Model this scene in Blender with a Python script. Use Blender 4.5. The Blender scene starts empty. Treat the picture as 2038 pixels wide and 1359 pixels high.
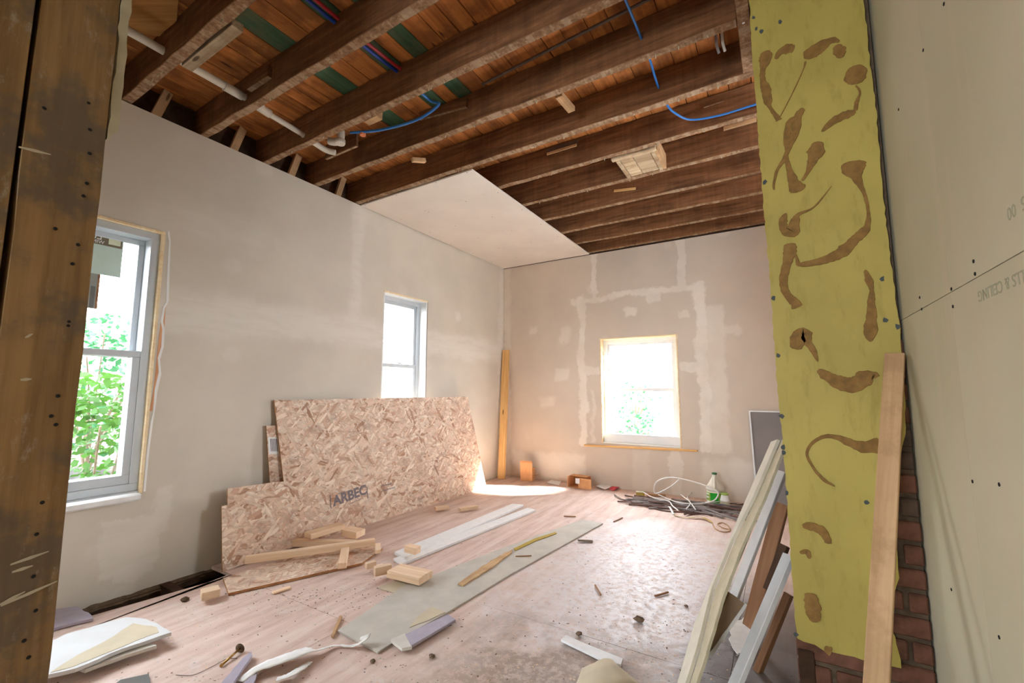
import bpy, bmesh, math, random
from mathutils import Vector as V, Matrix as M
R = random.Random(7)
SC = bpy.context.scene; COL = SC.collection
# ------------------------------------------------------------------ camera
CAM = V((3.1215, -4.9277, 1.0939)); YAW = math.radians(-31.216); PIT = math.radians(6.347); FPX = 870.0
FW = V((math.sin(YAW)*math.cos(PIT), math.cos(YAW)*math.cos(PIT), math.sin(PIT)))
RT = V((math.cos(YAW), -math.sin(YAW), 0)); UP = RT.cross(FW)
cd = bpy.data.cameras.new('camera'); cam = bpy.data.objects.new('camera', cd); COL.objects.link(cam)
cd.sensor_width = 36; cd.lens = FPX/2038*36; cd.clip_start = .02; cd.clip_end = 200
cam.matrix_world = M.Translation(CAM) @ M((RT, UP, -FW)).transposed().to_4x4()
SC.camera = cam
# ------------------------------------------------------------------ light and exposure
SC.view_settings.view_transform = 'Standard'; SC.view_settings.look = 'None'
SC.view_settings.gamma = 1; SC.view_settings.use_curve_mapping = False
SC.view_settings.exposure = 0.7
wd = bpy.data.worlds.new('sky'); SC.world = wd; wd.use_nodes = True
bgn = wd.node_tree.nodes['Background']; bgn.inputs[0].default_value = (.88, .96, 1.06, 1); bgn.inputs[1].default_value = 15.5
def lamp(name, kind, loc, direction, energy, color=(1,1,1), **kw):
    l = bpy.data.lights.new(name, kind); l.energy = energy; l.color = color
    for k, v in kw.items(): setattr(l, k, v)
    o = bpy.data.objects.new(name, l); COL.objects.link(o); o.location = loc
    o.rotation_euler = V(direction).to_track_quat('-Z', 'Y').to_euler(); return o
lamp('sun', 'SUN', (6, 6, 8), (-.98, -.58, -1.0), 190, (1, .97, .93), angle=math.radians(8))
# portals only guide the sampling of daylight through the openings, seen and added, they emit nothing
for nm, loc, d, sx, sy in (('portal_near', (-.25, -4.28, 1.27), (1,0,0), .95, 1.55), ('portal_mid', (-.25, -1.8, 1.3), (1,0,0), .62, 1.45),
                           ('portal_back', (1.78, .25, 1.1), (0,-1,0), .88, 1.2), ('portal_side', (3.72, -2.07, 1.45), (-1,0,0), .65, 1.1), ('portal_behind', (1.9, -7.95, 1.4), (0,1,0), 1.4, 1.2)):
    o = lamp(nm, 'AREA', loc, d, 1, shape='RECTANGLE', size=sx, size_y=sy); o.data.cycles.is_portal = True
    if d[0] < 0: o.rotation_euler = (math.pi/2, 0, math.pi/2)
    elif d[0]: o.rotation_euler = (math.pi/2, 0, -math.pi/2)
    elif d[1] < 0: o.rotation_euler = (-math.pi/2, 0, 0)
    else: o.rotation_euler = (math.pi/2, 0, 0)
SC.cycles.max_bounces = 10; SC.cycles.diffuse_bounces = 6; SC.cycles.use_denoising = True
SC.cycles.sample_clamp_indirect = 20

# ------------------------------------------------------------------ measuring helpers: sight line of a photo point met with a plane of the room
def ray(u, v): return FW + RT*((u-1019)/FPX) - UP*((v-679.5)/FPX)
def Z(u, v, z=0.0): d = ray(u, v); return CAM + d*((z-CAM.z)/d.z)
def X(u, v, x=0.0): d = ray(u, v); return CAM + d*((x-CAM.x)/d.x)
def Y(u, v, y=0.0): d = ray(u, v); return CAM + d*((y-CAM.y)/d.y)
def PL(u, v, p, n): d = ray(u, v); return CAM + d*((V(p)-CAM).dot(n)/d.dot(n))
H = 2.752

# ------------------------------------------------------------------ material helpers
def lin(c): return tuple(((x/255+.055)/1.055)**2.4 if x > 10 else x/255/12.92 for x in c)
class N:
    def __init__(s, name):
        s.m = bpy.data.materials.new(name); s.m.use_nodes = True; s.t = s.m.node_tree
        s.b = s.t.nodes['Principled BSDF']; s._c = None
    def new(s, ty, **kw):
        n = s.t.nodes.new(ty)
        for k, v in kw.items(): setattr(n, k, v)
        return n
    def put(s, sock, v):
        if hasattr(v, 'is_linked'): s.t.links.new(v, sock)
        else:
            if isinstance(v, tuple) and len(v) == 3 and len(sock.default_value) == 4: v = v + (1,)
            sock.default_value = v
    @property
    def co(s):
        if s._c is None: s._c = s.new('ShaderNodeTexCoord').outputs['Object']
        return s._c
    def math(s, op, a, b=0.0, c=None):
        n = s.new('ShaderNodeMath', operation=op); s.put(n.inputs[0], a); s.put(n.inputs[1], b)
        if c is not None: s.put(n.inputs[2], c)
        return n.outputs[0]
    def vec(s, op, a, b=(0,0,0)):
        n = s.new('ShaderNodeVectorMath', operation=op); s.put(n.inputs[0], a); s.put(n.inputs[1], b); return n.outputs[0]
    def sep(s, v): n = s.new('ShaderNodeSeparateXYZ'); s.put(n.inputs[0], v); return n.outputs
    def map(s, v, sc=(1,1,1), rot=(0,0,0), loc=(0,0,0)):
        n = s.new('ShaderNodeMapping'); s.put(n.inputs[0], v); n.inputs['Scale'].default_value = sc; n.inputs['Rotation'].default_value = rot
        s.put(n.inputs['Location'], loc); return n.outputs[0]
    def noise(s, v, scale, detail=4, rough=.55, col=False, dist=0):
        n = s.new('ShaderNodeTexNoise'); s.put(n.inputs['Vector'], v); n.inputs['Scale'].default_value = scale
        n.inputs['Detail'].default_value = detail; n.inputs['Roughness'].default_value = rough; n.inputs['Distortion'].default_value = dist
        return n.outputs['Color' if col else 'Fac']
    def vor(s, v, scale, out='Distance', feature='F1', rnd=1):
        n = s.new('ShaderNodeTexVoronoi', feature=feature); s.put(n.inputs['Vector'], v); n.inputs['Scale'].default_value = scale
        n.inputs['Randomness'].default_value = rnd; return n.outputs[out]
    def rng(s, v, a, b, c=0.0, d=1.0, smooth=True):
        n = s.new('ShaderNodeMapRange', interpolation_type='SMOOTHSTEP' if smooth else 'LINEAR'); s.put(n.inputs[0], v)
        for i, x in enumerate((a, b, c, d)): s.put(n.inputs[i+1], x)
        return n.outputs[0]
    def mix(s, f, a, b, mode='MIX'):
        n = s.new('ShaderNodeMix', data_type='RGBA', blend_type=mode); s.put(n.inputs[0], f); s.put(n.inputs[6], a); s.put(n.inputs[7], b); return n.outputs[2]
    def ramp(s, f, stops):
        n = s.new('ShaderNodeValToRGB'); s.put(n.inputs[0], f); e = n.color_ramp.elements
        while len(e) < len(stops): e.new(.5)
        for x, (p, c) in zip(e, stops): x.position = p; x.color = tuple(c)[:3] + (1,)
        return n.outputs[0]
    def rand(s): return s.new('ShaderNodeObjectInfo').outputs['Random']
    def out(s, col, rough=.7, spec=.3, bump=None, bs=.3, bd=.002, **kw):
        s.put(s.b.inputs['Base Color'], col); s.put(s.b.inputs['Roughness'], rough); s.b.inputs['Specular IOR Level'].default_value = spec
        if bump is not None:
            n = s.new('ShaderNodeBump'); n.inputs['Strength'].default_value = bs; n.inputs['Distance'].default_value = bd
            s.put(n.inputs['Height'], bump); s.t.links.new(n.outputs[0], s.b.inputs['Normal'])
        for k, v in kw.items(): s.put(s.b.inputs[k.replace('_', ' ')], v)
        return s.m
def plain(name, c, rough=.6, spec=.3, var=.08, sc=12, **kw):
    n = N(name); f = n.noise(n.co, sc, 5)
    c = lin(c); col = n.mix(n.rng(f, .3, .7), tuple(x*(1-var) for x in c), tuple(min(1, x*(1+var)) for x in c))
    return n.out(col, rough, spec, f, .15, .002, **kw)
def wood(name, dark, light, grain=1.0, dirt=None, amount=.4, dust=None, knots=True, rough=.75, spec=.25, along=0):
    """grain runs along the local X (or given) axis; every object gets its own piece of the pattern"""
    n = N(name); r = n.rand()
    cmb = n.new('ShaderNodeCombineXYZ')
    for i, k in enumerate((31., 17., 23.)): n.put(cmb.inputs[i], n.math('MULTIPLY', r, k))
    p = n.vec('ADD', n.co, cmb.outputs[0])
    sc = [14, 14, 14]; sc[along] = .7
    q = n.map(p, tuple(x*grain for x in sc))
    f = n.noise(q, 1.6, 6, .6, dist=.6); fine = n.noise(q, 7, 4, .6)
    g = n.math('ADD', n.math('MULTIPLY', f, .7), n.math('MULTIPLY', fine, .3))
    col = n.ramp(g, [(.32, lin(dark)), (.62, lin(light))])
    hv = n.rng(r, 0, 1, .85, 1.12, False)
    hs = n.new('ShaderNodeHueSaturation'); n.put(hs.inputs['Color'], col); n.put(hs.inputs['Value'], hv); col = hs.outputs[0]
    if knots:
        ks = [3.5, 9, 9]; ks[along] = 2.2
        k = n.vor(n.map(p, tuple(ks)), 1.0); col = n.mix(n.rng(k, .10, .05), col, tuple(x*.35 for x in lin(dark)))
    if dirt:
        d = n.noise(p, 5, 6, .65); col = n.mix(n.math('MULTIPLY', n.rng(d, .45, .62), amount), col, lin(dirt))
    if dust:
        d = n.noise(n.map(p, (2, 5, 5)), 4, 6, .75); col = n.mix(n.math('MULTIPLY', n.rng(d, .56, .7), .55), col, lin(dust))
    return n.out(col, rough, spec, g, .35, .002)

# ------------------------------------------------------------------ mesh helpers
def tag(o, label=None, cat=None, group=None, kind=None):
    if label: o['label'] = label
    if cat: o['category'] = cat
    if group: o['group'] = group
    if kind: o['kind'] = kind
    return o
def raw(name, vs, fs, mat, parent=None, mw=None, smooth=False, bevel=0):
    me = bpy.data.meshes.new(name); me.from_pydata([tuple(v) for v in vs], [], fs); me.validate()
    bm = bmesh.new(); bm.from_mesh(me); bmesh.ops.recalc_face_normals(bm, faces=bm.faces); bm.to_mesh(me); bm.free()
    if mat: me.materials.append(mat)
    if smooth:
        for p in me.polygons: p.use_smooth = True
    o = bpy.data.objects.new(name, me); COL.objects.link(o)
    if mw is not None: o.matrix_world = mw
    if parent: attach(o, parent)
    if bevel:
        b = o.modifiers.new('bevel', 'BEVEL'); b.width = bevel; b.segments = 1; b.limit_method = 'ANGLE'
    return o
def attach(o, parent):
    b = o.matrix_basis.copy(); o.parent = parent; o.matrix_parent_inverse = world(parent).inverted(); o.matrix_basis = b
def world(o): return o.matrix_basis if o.parent is None else world(o.parent) @ o.matrix_parent_inverse @ o.matrix_basis
def empty(name, loc=(0,0,0)):
    o = bpy.data.objects.new(name, None); COL.objects.link(o); o.location = loc; o.matrix_basis = M.Translation(V(loc)); return o
BF = [(0,1,3,2), (4,6,7,5), (0,4,5,1), (2,3,7,6), (0,2,6,4), (1,5,7,3)]
def box(name, lo, hi, mat, parent=None, bevel=0):
    """axis-aligned box, origin at its own centre so grain and bevel are local"""
    c = (V(lo)+V(hi))/2; h = (V(hi)-V(lo))/2
    vs = [(sx*h.x, sy*h.y, sz*h.z) for sx in (-1,1) for sy in (-1,1) for sz in (-1,1)]
    return raw(name, vs, BF, mat, parent, M.Translation(c), bevel=bevel)
def frame(p0, p1, upv):
    x = (V(p1)-V(p0)).normalized(); y = V(upv).cross(x).normalized(); z = x.cross(y)
    return M((x, y, z)).transposed().to_4x4()
def beam(name, p0, p1, w, h, mat, parent=None, upv=(0,0,1), bevel=.0015, rough=0):
    """rectangular stick from p0 to p1, w across, h along up"""
    p0, p1 = V(p0), V(p1); L = (p1-p0).length; n = 2 if not rough else max(3, int(L/.12))
    vs = []; fs = []
    for i in range(n):
        x = -L/2 + L*i/(n-1)
        for a, b in ((-1,-1),(1,-1),(1,1),(-1,1)):
            vs.append((x, a*w/2 + R.uniform(-rough, rough), b*h/2 + R.uniform(-rough, rough)))
    for i in range(n-1):
        for k in range(4): fs.append((i*4+k, i*4+(k+1) % 4, i*4+4+(k+1) % 4, i*4+4+k))
    fs += [(0,3,2,1), tuple(n*4-4+k for k in range(4))]
    return raw(name, vs, fs, mat, parent, M.Translation((p0+p1)/2) @ frame(p0, p1, upv), bevel=bevel)
def plate(name, pts, thick, mat, parent=None, facing=None, xdir=None, bevel=.001, jag=0, step=.03, edge=None):
    """board whose visible face is the polygon pts (3D); it is thick away from the viewer side; local X along xdir"""
    pts = [V(p) for p in pts]; c = sum(pts, V())/len(pts)
    n = V()
    for i in range(len(pts)):
        a, b = pts[i]-c, pts[(i+1) % len(pts)]-c; n += a.cross(b)
    n.normalize(); fc = V(facing) if facing else CAM-c
    if n.dot(fc) < 0: n = -n
    x = V(xdir) if xdir else pts[1]-pts[0]; x = (x-n*x.dot(n)).normalized(); y = n.cross(x)
    mw = M.Translation(c) @ M((x, y, n)).transposed().to_4x4(); q = [((p-c).dot(x), (p-c).dot(y)) for p in pts]
    if jag:
        r = []
        for i in range(len(q)):
            a, b = V(q[i]), V(q[(i+1) % len(q)]); k = max(1, int((b-a).length/step)); nn = V((-(b-a).y, (b-a).x)).normalized()
            for j in range(k): r.append(a+(b-a)*j/k + (nn*R.uniform(-jag, jag) if j else V((0,0))))
        q = [(p[0], p[1]) for p in r]
    m = len(q); vs = [(a, b, 0) for a, b in q] + [(a, b, -thick) for a, b in q]
    fs = [tuple(range(m)), tuple(range(2*m-1, m-1, -1))] + [(i, i+m, (i+1) % m+m, (i+1) % m) for i in range(m)]
    o = raw(name, vs, fs, mat, parent, mw, bevel=0 if jag else bevel)
    if edge:
        o.data.materials.append(edge)
        for p in o.data.polygons:
            if abs(p.normal.z) < .5: p.material_index = 1
    return o
def tube(name, pts, rad, mat, parent=None, res=8, cyclic=False, smooth_path=True):
    """round pipe or cable through pts as a mesh"""
    P = [V(p) for p in pts]
    if smooth_path and len(P) > 2:
        Q = []
        for i in range(len(P)-1):
            a, b, c, d = P[max(i-1, 0)], P[i], P[i+1], P[min(i+2, len(P)-1)]
            for k in range(6):
                t = k/6; Q.append(.5*((2*b)+(c-a)*t+(2*a-5*b+4*c-d)*t*t+(3*b-a-3*c+d)*t**3))
        P = Q+[P[-1]]
    o0 = sum(P, V())/len(P); vs = []; fs = []; up = V((.123, .31, .94))
    for i, p in enumerate(P):
        t = (P[min(i+1, len(P)-1)]-P[max(i-1, 0)]).normalized()
        s = t.cross(up); s = s.normalized() if s.length > 1e-4 else V((1,0,0)); u = s.cross(t); up = u
        r = rad[min(i*len(rad)//len(P), len(rad)-1)] if isinstance(rad, (list, tuple)) else rad
        for k in range(res):
            a = 2*math.pi*k/res; vs.append(p-o0+s*(r*math.cos(a))+u*(r*math.sin(a)))
    for i in range(len(P)-1):
        for k in range(res): fs.append((i*res+k, i*res+(k+1) % res, (i+1)*res+(k+1) % res, (i+1)*res+k))
    fs += [tuple(range(res-1, -1, -1)), tuple((len(P)-1)*res+k for k in range(res))]
    o = raw(name, vs, fs, mat, parent, M.Translation(o0))
    for p in o.data.polygons:
        if len(p.vertices) == 4: p.use_smooth = True
    return o
def lathe(name, prof, mat, loc, parent=None, seg=24, sx=1, sy=1):
    vs = []; fs = []
    for r, z in prof:
        for k in range(seg): a = 2*math.pi*k/seg; vs.append((r*math.cos(a)*sx, r*math.sin(a)*sy, z))
    for i in range(len(prof)-1):
        for k in range(seg): fs.append((i*seg+k, i*seg+(k+1) % seg, (i+1)*seg+(k+1) % seg, (i+1)*seg+k))
    fs += [tuple(range(seg-1, -1, -1)), tuple((len(prof)-1)*seg+k for k in range(seg))]
    o = raw(name, vs, fs, mat, parent, M.Translation(V(loc)))
    for p in o.data.polygons:
        if len(p.vertices) == 4: p.use_smooth = True
    return o
def text(name, s, size, mat, mw, parent, squash=1.0):
    c = bpy.data.curves.new(name, 'FONT'); c.body = s; c.size = size; c.extrude = .0003; c.offset = .0035 if s == 'ARBEC' else 0; c.align_x = 'CENTER'; c.align_y = 'CENTER'
    o = bpy.data.objects.new(name, c); me = bpy.data.meshes.new_from_object(o); bpy.data.objects.remove(o)
    me.materials.append(mat); o = bpy.data.objects.new(name, me); COL.objects.link(o); o.matrix_world = mw @ M.Diagonal((squash, 1, 1, 1)); attach(o, parent); return o
def axes(x, y, o): x = V(x).normalized(); z = x.cross(V(y)).normalized(); y = z.cross(x); return M.Translation(V(o)) @ M((x, y, z)).transposed().to_4x4()

# ------------------------------------------------------------------ materials
def drywall(name, axis, paper, mud, boxes, spots=60):
    """paper-faced gypsum with joint compound: boxes = (centre along, centre z, half, half z, softness, strength)"""
    n = N(name); co = n.co
    w = n.vec('SUBTRACT', n.noise(co, 7, 6, .7, col=True), (.5, .5, .5)); w = n.vec('MULTIPLY', w, (.16, .16, .16)); w2_ = n.vec('MULTIPLY', n.vec('SUBTRACT', n.noise(co, 1.7, 2, .5, col=True), (.5, .5, .5)), (.14, .14, .14)); w = n.vec('ADD', w, w2_)
    s = n.sep(n.vec('ADD', co, w)); a, z = s[axis], s[2]; m = None
    for ca, cz, ha, hz, so, st in boxes:
        da = n.math('ABSOLUTE', n.math('SUBTRACT', a, ca)); dz = n.math('ABSOLUTE', n.math('SUBTRACT', z, cz))
        k = n.math('MULTIPLY', n.math('MULTIPLY', n.rng(da, ha+so/2, ha-so/2), n.rng(dz, hz+so/2, hz-so/2)), st)
        m = k if m is None else n.math('MAXIMUM', m, k)
    v = n.vor(n.map(co, (1.7, 1.7, 1.7)), 1.0); sp = n.math('MULTIPLY', n.rng(n.math('ADD', v, n.math('MULTIPLY', n.noise(co, 14, 4), .12)), .2, .14), .35)
    m = sp if m is None else n.math('MAXIMUM', m, sp)
    streak = n.noise(n.map(co, (1, 1, 6) if axis else (1, 1, 1)), 3, 6, .6)
    m = n.math('MULTIPLY', m, n.rng(streak, .3, .62, .45, .9))
    base = n.mix(n.rng(n.noise(co, 2.2, 4), .3, .7), tuple(x*.95 for x in lin(paper)), tuple(x*1.04 for x in lin(paper)))
    d = n.vor(co, 4.1); base = n.mix(n.rng(d, .014, .009, 0, .6), base, (.12, .10, .08))
    col = n.mix(m, base, lin(mud))
    return n.out(col, n.rng(m, 0, 1, .75, .6), .25, n.math('ADD', m, n.math('MULTIPLY', n.noise(co, 60, 3), .15)), .12, .003)
PAPER, MUD = (206, 197, 182), (224, 217, 206)
M_left = drywall('left_wall_drywall', 1, PAPER, MUD, [(-2.42, 2.2, .06, .6, .08, .6), (-2.9, 1.58, 1.2, .12, .14, .75), (-.75, 1.60, .8, .13, .12, .8), (-.06, 1.4, .05, 1.4, .06, .7),
    (-3.86, .22, .12, .16, .02, .55), (-3.72, .4, .04, .12, .03, .5), (-3.0, .35, .25, .2, .1, .5), (-3.6, 2.15, .35, .12, .2, .4), (-1.0, 1.95, .05, .05, .05, .8), (-1.2, 1.6, .25, .05, .06, .5)])
M_back = drywall('back_wall_drywall', 0, (206, 191, 173), (230, 220, 205), [(.06, 1.4, .05, 1.4, .05, .6), (1.78, 2.19, .72, .035, .03, .95), (1.12, 1.35, .05, .9, .03, .95), (2.47, 1.35, .055, .9, .03, .95),
    (1.22, 1.33, .13, .05, .02, .8), (2.35, 1.33, .13, .045, .02, .8), (1.29, 2.5, .035, .32, .02, .9), (2.28, 2.5, .05, .32, .02, .75), (2.6, 1.2, .09, .75, .05, .6), (2.55, .75, .1, .2, .05, .7),
    (.65, .18, .5, .16, .08, .75), (2.95, .2, .55, .2, .08, .7), (1.8, .25, .1, .22, .05, .4), (2.15, .25, .05, .24, .02, .6), (1.98, 2.12, .08, .06, .03, .8), (1.72, 2.0, .07, .05, .03, .75),
    (1.05, 2.17, .08, .05, .04, .8), (.85, 1.3, .09, .07, .05, .6), (.62, .95, .1, .06, .06, .5), (.45, 1.85, .05, .05, .04, .5), (.9, 1.75, .06, .08, .05, .5), (2.75, 1.7, .09, .04, .04, .5), (2.3, 1.9, .05, .05, .03, .6), (1.24, .8, .02, .3, .02, .5)])
M_ceilboard = drywall('ceiling_drywall', 0, (222, 212, 200), (228, 219, 208), [])
def right_wall_mat():
    n = N('green_board_drywall'); co = n.co
    c = n.mix(n.rng(n.noise(co, 1.4, 5), .3, .7), lin((186, 180, 152)), lin((196, 190, 164)))
    c = n.mix(n.math('MULTIPLY', n.rng(n.noise(n.map(co, (8, 8, .6)), 2, 4), .5, .62), .35), c, lin((200, 184, 160)))
    return n.out(c, .65, .3, n.noise(co, 90, 3), .05, .001)
M_right = right_wall_mat()
M_gyp = plain('gypsum_core', (205, 200, 190), .9, .1, .06)
def floor_mat():
    n = N('dusty_plywood'); co = n.new('ShaderNodeNewGeometry').outputs['Position']; r = n.rand()
    q = n.map(co, (5, .6, 1)); g = n.noise(q, 3, 6, .65)
    base = n.ramp(g, [(.3, lin((186, 158, 142))), (.5, lin((208, 182, 168))), (.7, lin((220, 200, 188)))])
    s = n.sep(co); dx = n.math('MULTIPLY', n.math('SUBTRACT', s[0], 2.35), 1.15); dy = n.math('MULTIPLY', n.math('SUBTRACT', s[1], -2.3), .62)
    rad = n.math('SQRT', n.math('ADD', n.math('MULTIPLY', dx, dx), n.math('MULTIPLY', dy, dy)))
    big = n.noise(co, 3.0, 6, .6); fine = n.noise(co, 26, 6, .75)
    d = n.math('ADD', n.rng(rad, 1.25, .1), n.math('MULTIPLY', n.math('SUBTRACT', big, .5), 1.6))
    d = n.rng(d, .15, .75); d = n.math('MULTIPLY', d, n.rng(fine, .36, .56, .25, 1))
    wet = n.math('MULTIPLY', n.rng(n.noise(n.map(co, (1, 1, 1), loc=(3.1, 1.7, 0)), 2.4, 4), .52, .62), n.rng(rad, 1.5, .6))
    col = n.mix(n.math('MULTIPLY', d, .75), base, lin((216, 212, 212)))  # pale plaster dust, with window sheen painted in as extra whiteness
    dust = n.rng(n.noise(co, 7, 7, .72), .5, .72); col = n.mix(n.math('MULTIPLY', dust, .55), col, lin((218, 208, 202)))
    sp = n.vor(co, 17.0); spm = n.math('MULTIPLY', n.rng(n.math('ADD', sp, n.math('MULTIPLY', fine, .12)), .17, .12), n.rng(n.noise(co, 4, 3), .45, .6))
    col = n.mix(n.math('MULTIPLY', spm, .75), col, lin((96, 82, 72)))
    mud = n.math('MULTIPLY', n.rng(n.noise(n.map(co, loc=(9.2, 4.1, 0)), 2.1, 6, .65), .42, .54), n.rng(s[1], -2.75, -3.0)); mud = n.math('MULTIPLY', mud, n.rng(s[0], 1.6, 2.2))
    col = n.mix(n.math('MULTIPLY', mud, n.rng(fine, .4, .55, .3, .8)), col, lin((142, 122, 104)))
    rough = n.math('SUBTRACT', .74, n.math('MULTIPLY', n.math('MAXIMUM', d, wet), .29))
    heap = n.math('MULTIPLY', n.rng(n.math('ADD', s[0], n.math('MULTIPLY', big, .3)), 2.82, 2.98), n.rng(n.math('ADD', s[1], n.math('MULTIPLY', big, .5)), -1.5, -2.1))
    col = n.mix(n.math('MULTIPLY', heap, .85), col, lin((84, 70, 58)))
    return n.out(col, rough, .42, n.math('ADD', fine, n.math('MULTIPLY', d, .3)), .45, .004)
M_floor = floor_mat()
M_dirt = plain('dark_joist_space', (58, 50, 44), .95, .1, .3, 9)
def osb_mat():
    n = N('oriented_strand_board'); co = n.co; r = n.rand(); best = None; col = None
    tones = [(0, lin((180, 138, 110))), (.12, lin((208, 170, 144))), (.35, lin((224, 194, 170))), (.7, lin((232, 208, 184))), (1, lin((243, 226, 206)))]
    for i, (ang, off) in enumerate(((.05, 0), (-.38, 3.3), (.42, 7.1), (-.85, 11.7), (1.1, 15.2))):
        q = n.map(co, (9, 32, 1), (0, 0, 0)); q = n.map(n.map(co, (1,1,1), (0,0,ang), (off, off*.7, 0)), (R.uniform(10, 16), R.uniform(38, 68), .01))
        v = n.new('ShaderNodeTexVoronoi', distance='CHEBYCHEV' if i % 2 else 'MANHATTAN'); n.put(v.inputs['Vector'], n.vec('ADD', q, n.vec('MULTIPLY', n.noise(co, 9, 3, .6, col=True), (.7, 1.0, 0)))); v.inputs['Scale'].default_value = 1
        s = n.sep(v.outputs['Color']); c = n.ramp(s[0], tones); pr = s[1]
        ed = n.rng(v.outputs['Distance'], .35, .75, 1, .82); c = n.mix(1, c, n.ramp(ed, [(0, (0,0,0)), (1, (1,1,1))]), 'MULTIPLY')
        if best is None: best, col = pr, c
        else: g = n.math('GREATER_THAN', pr, best); col = n.mix(g, col, c); best = n.math('MAXIMUM', best, pr)
    big = n.noise(co, 6, 6, .65); col = n.mix(n.math('MULTIPLY', n.rng(big, .5, .7), n.rng(n.noise(co, 1.3, 2), .42, .6, .1, .42)), col, lin((120, 98, 92)))
    fib = n.noise(n.map(co, (30, 160, 1)), 1, 3); col = n.mix(n.math('MULTIPLY', fib, .12), col, lin((120, 84, 60)))
    return n.out(col, .7, .3, best, .3, .0015)
M_osb = osb_mat(); M_osbedge = wood('strand_board_edge', (128, 84, 50), (190, 142, 98), 2, knots=False)
M_pine = wood('fresh_pine', (220, 184, 146), (240, 214, 184)); M_pine2 = wood('yellow_pine_stud', (206, 150, 84), (236, 196, 132), knots=True)
M_jamb = wood('raw_pine_jamb', (220, 192, 146), (240, 222, 186), knots=False)
M_post = wood('old_brown_stud', (112, 84, 52), (172, 136, 90), .7, (104, 92, 80), .75, (188, 174, 154), along=0)
M_stick = wood('furring_wood', (168, 128, 88), (206, 168, 124), .8, (120, 90, 60), .35)
M_oldboard = wood('old_subfloor_board', (138, 78, 36), (206, 130, 68), .8, (88, 52, 28), .5)
M_greenboard = wood('green_painted_board', (48, 74, 52), (76, 104, 74), .8, (110, 98, 72), .45, knots=False)
def joist_mat():
    n = N('old_rough_joist'); r = n.rand(); cmb = n.new('ShaderNodeCombineXYZ')
    for i, k in enumerate((31., 17., 23.)): n.put(cmb.inputs[i], n.math('MULTIPLY', r, k))
    p = n.vec('ADD', n.co, cmb.outputs[0]); q = n.map(p, (1.2, 16, 16)); g = n.noise(q, 2, 7, .65, dist=.4)
    saw = n.noise(n.map(p, (40, 6, 2), (0, .5, 0)), 1, 4)
    col = n.ramp(n.math('ADD', n.math('MULTIPLY', g, .8), n.math('MULTIPLY', saw, .2)), [(.3, lin((78, 50, 28))), (.5, lin((118, 80, 50))), (.7, lin((148, 104, 68)))])
    st = n.noise(p, 3.2, 5, .6); col = n.mix(n.math('MULTIPLY', n.rng(st, .5, .66), .5), col, lin((72, 46, 28)))
    nz = n.sep(n.new('ShaderNodeNewGeometry').outputs['Normal'])[2]; under = n.rng(nz, -.6, -.9)
    lath = n.rng(n.noise(n.map(p, (22, 1.2, 1)), 1, 2), .5, .6); fine = n.noise(p, 40, 5, .7)
    old = n.mix(n.math('MULTIPLY', lath, .5), n.ramp(fine, [(.3, lin((98, 70, 48))), (.55, lin((150, 118, 88))), (.72, lin((192, 170, 142)))]), lin((186, 164, 136)))
    col = n.mix(n.math('MULTIPLY', under, .8), col, old)
    return n.out(col, .8, .2, n.math('ADD', g, n.math('MULTIPLY', saw, .4)), .5, .003)
M_joist = joist_mat()
M_vinyl = plain('white_vinyl', (228, 229, 227), .35, .4, .02); M_vinylgrey = plain('grey_vinyl', (190, 195, 198), .4, .4, .03)
M_pvc = plain('white_pvc_pipe', (206, 198, 182), .4, .4, .06, 9); M_blue = plain('blue_plastic_pipe', (44, 110, 178), .35, .4, .05); M_red = plain('red_plastic_pipe', (168, 38, 48), .35, .4, .05)
M_dkblue = plain('dark_blue_plastic_pipe', (30, 62, 150), .35, .4, .05)
M_iron = plain('dark_iron_pipe', (84, 68, 56), .6, .4, .2, 20); M_orange = plain('orange_fitting', (222, 128, 84), .5)
def yellow_plaster():
    n = N('yellow_painted_plaster'); co = n.co
    c = n.mix(n.rng(n.noise(co, 1.7, 5), .3, .7), lin((172, 154, 76)), lin((190, 172, 88)))
    c = n.mix(n.math('MULTIPLY', n.rng(n.noise(n.map(co, (4, 1, 30)), 5, 5, .7), .5, .68), .35), c, lin((148, 128, 56)))
    c = n.mix(n.math('MULTIPLY', n.rng(n.noise(co, 26, 5, .7), .66, .72), .5), c, lin((206, 190, 110)))
    return n.out(c, .6, .35, n.noise(n.map(co, (6, 1, 22)), 9, 5, .7), .35, .002)
M_yellow = yellow_plaster(); M_glue = plain('brown_glue_residue', (138, 104, 54), .7, .25, .2, 30); M_chip = plain('blue_grey_chip', (78, 84, 82), .8)
M_brick = plain('old_red_brick', (108, 74, 58), .9, .15, .3, 22); M_brick2 = plain('sooty_brick', (86, 70, 58), .9, .15, .3, 18); M_mortar = plain('crumbly_mortar', (98, 82, 66), .95, .1, .25, 30)
M_brown = plain('damp_dark_timber', (72, 52, 38), .85, .15, .25, 14)
M_whitetrim = plain('white_painted_trim', (226, 226, 224), .5, .35, .04, 20); M_graytrim = plain('dusty_cream_board', (188, 178, 150), .75, .2, .08, 18)
M_hard = plain('dusty_grey_hardboard', (190, 184, 172), .75, .3, .08, 8); M_lilac = plain('lilac_gypsum_paper', (172, 164, 176), .8, .2, .05, 20)
M_scrapwhite = plain('white_scrap_face', (206, 206, 204), .75, .2, .05, 6); M_paper = plain('tan_wall_paper', (196, 184, 158), .8, .2, .05)
M_card = plain('orange_cardboard', (212, 160, 112), .8, .15, .06, 14); M_carddark = plain('cardboard_crease', (184, 132, 88), .8, .15, .06)
M_greytape = plain('joint_tape', (222, 220, 214), .75, .2, .06, 30); M_red2 = plain('red_print', (206, 60, 72), .5, .3, .03); M_white = plain('white_paper', (232, 232, 230), .7, .2, .02)
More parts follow.
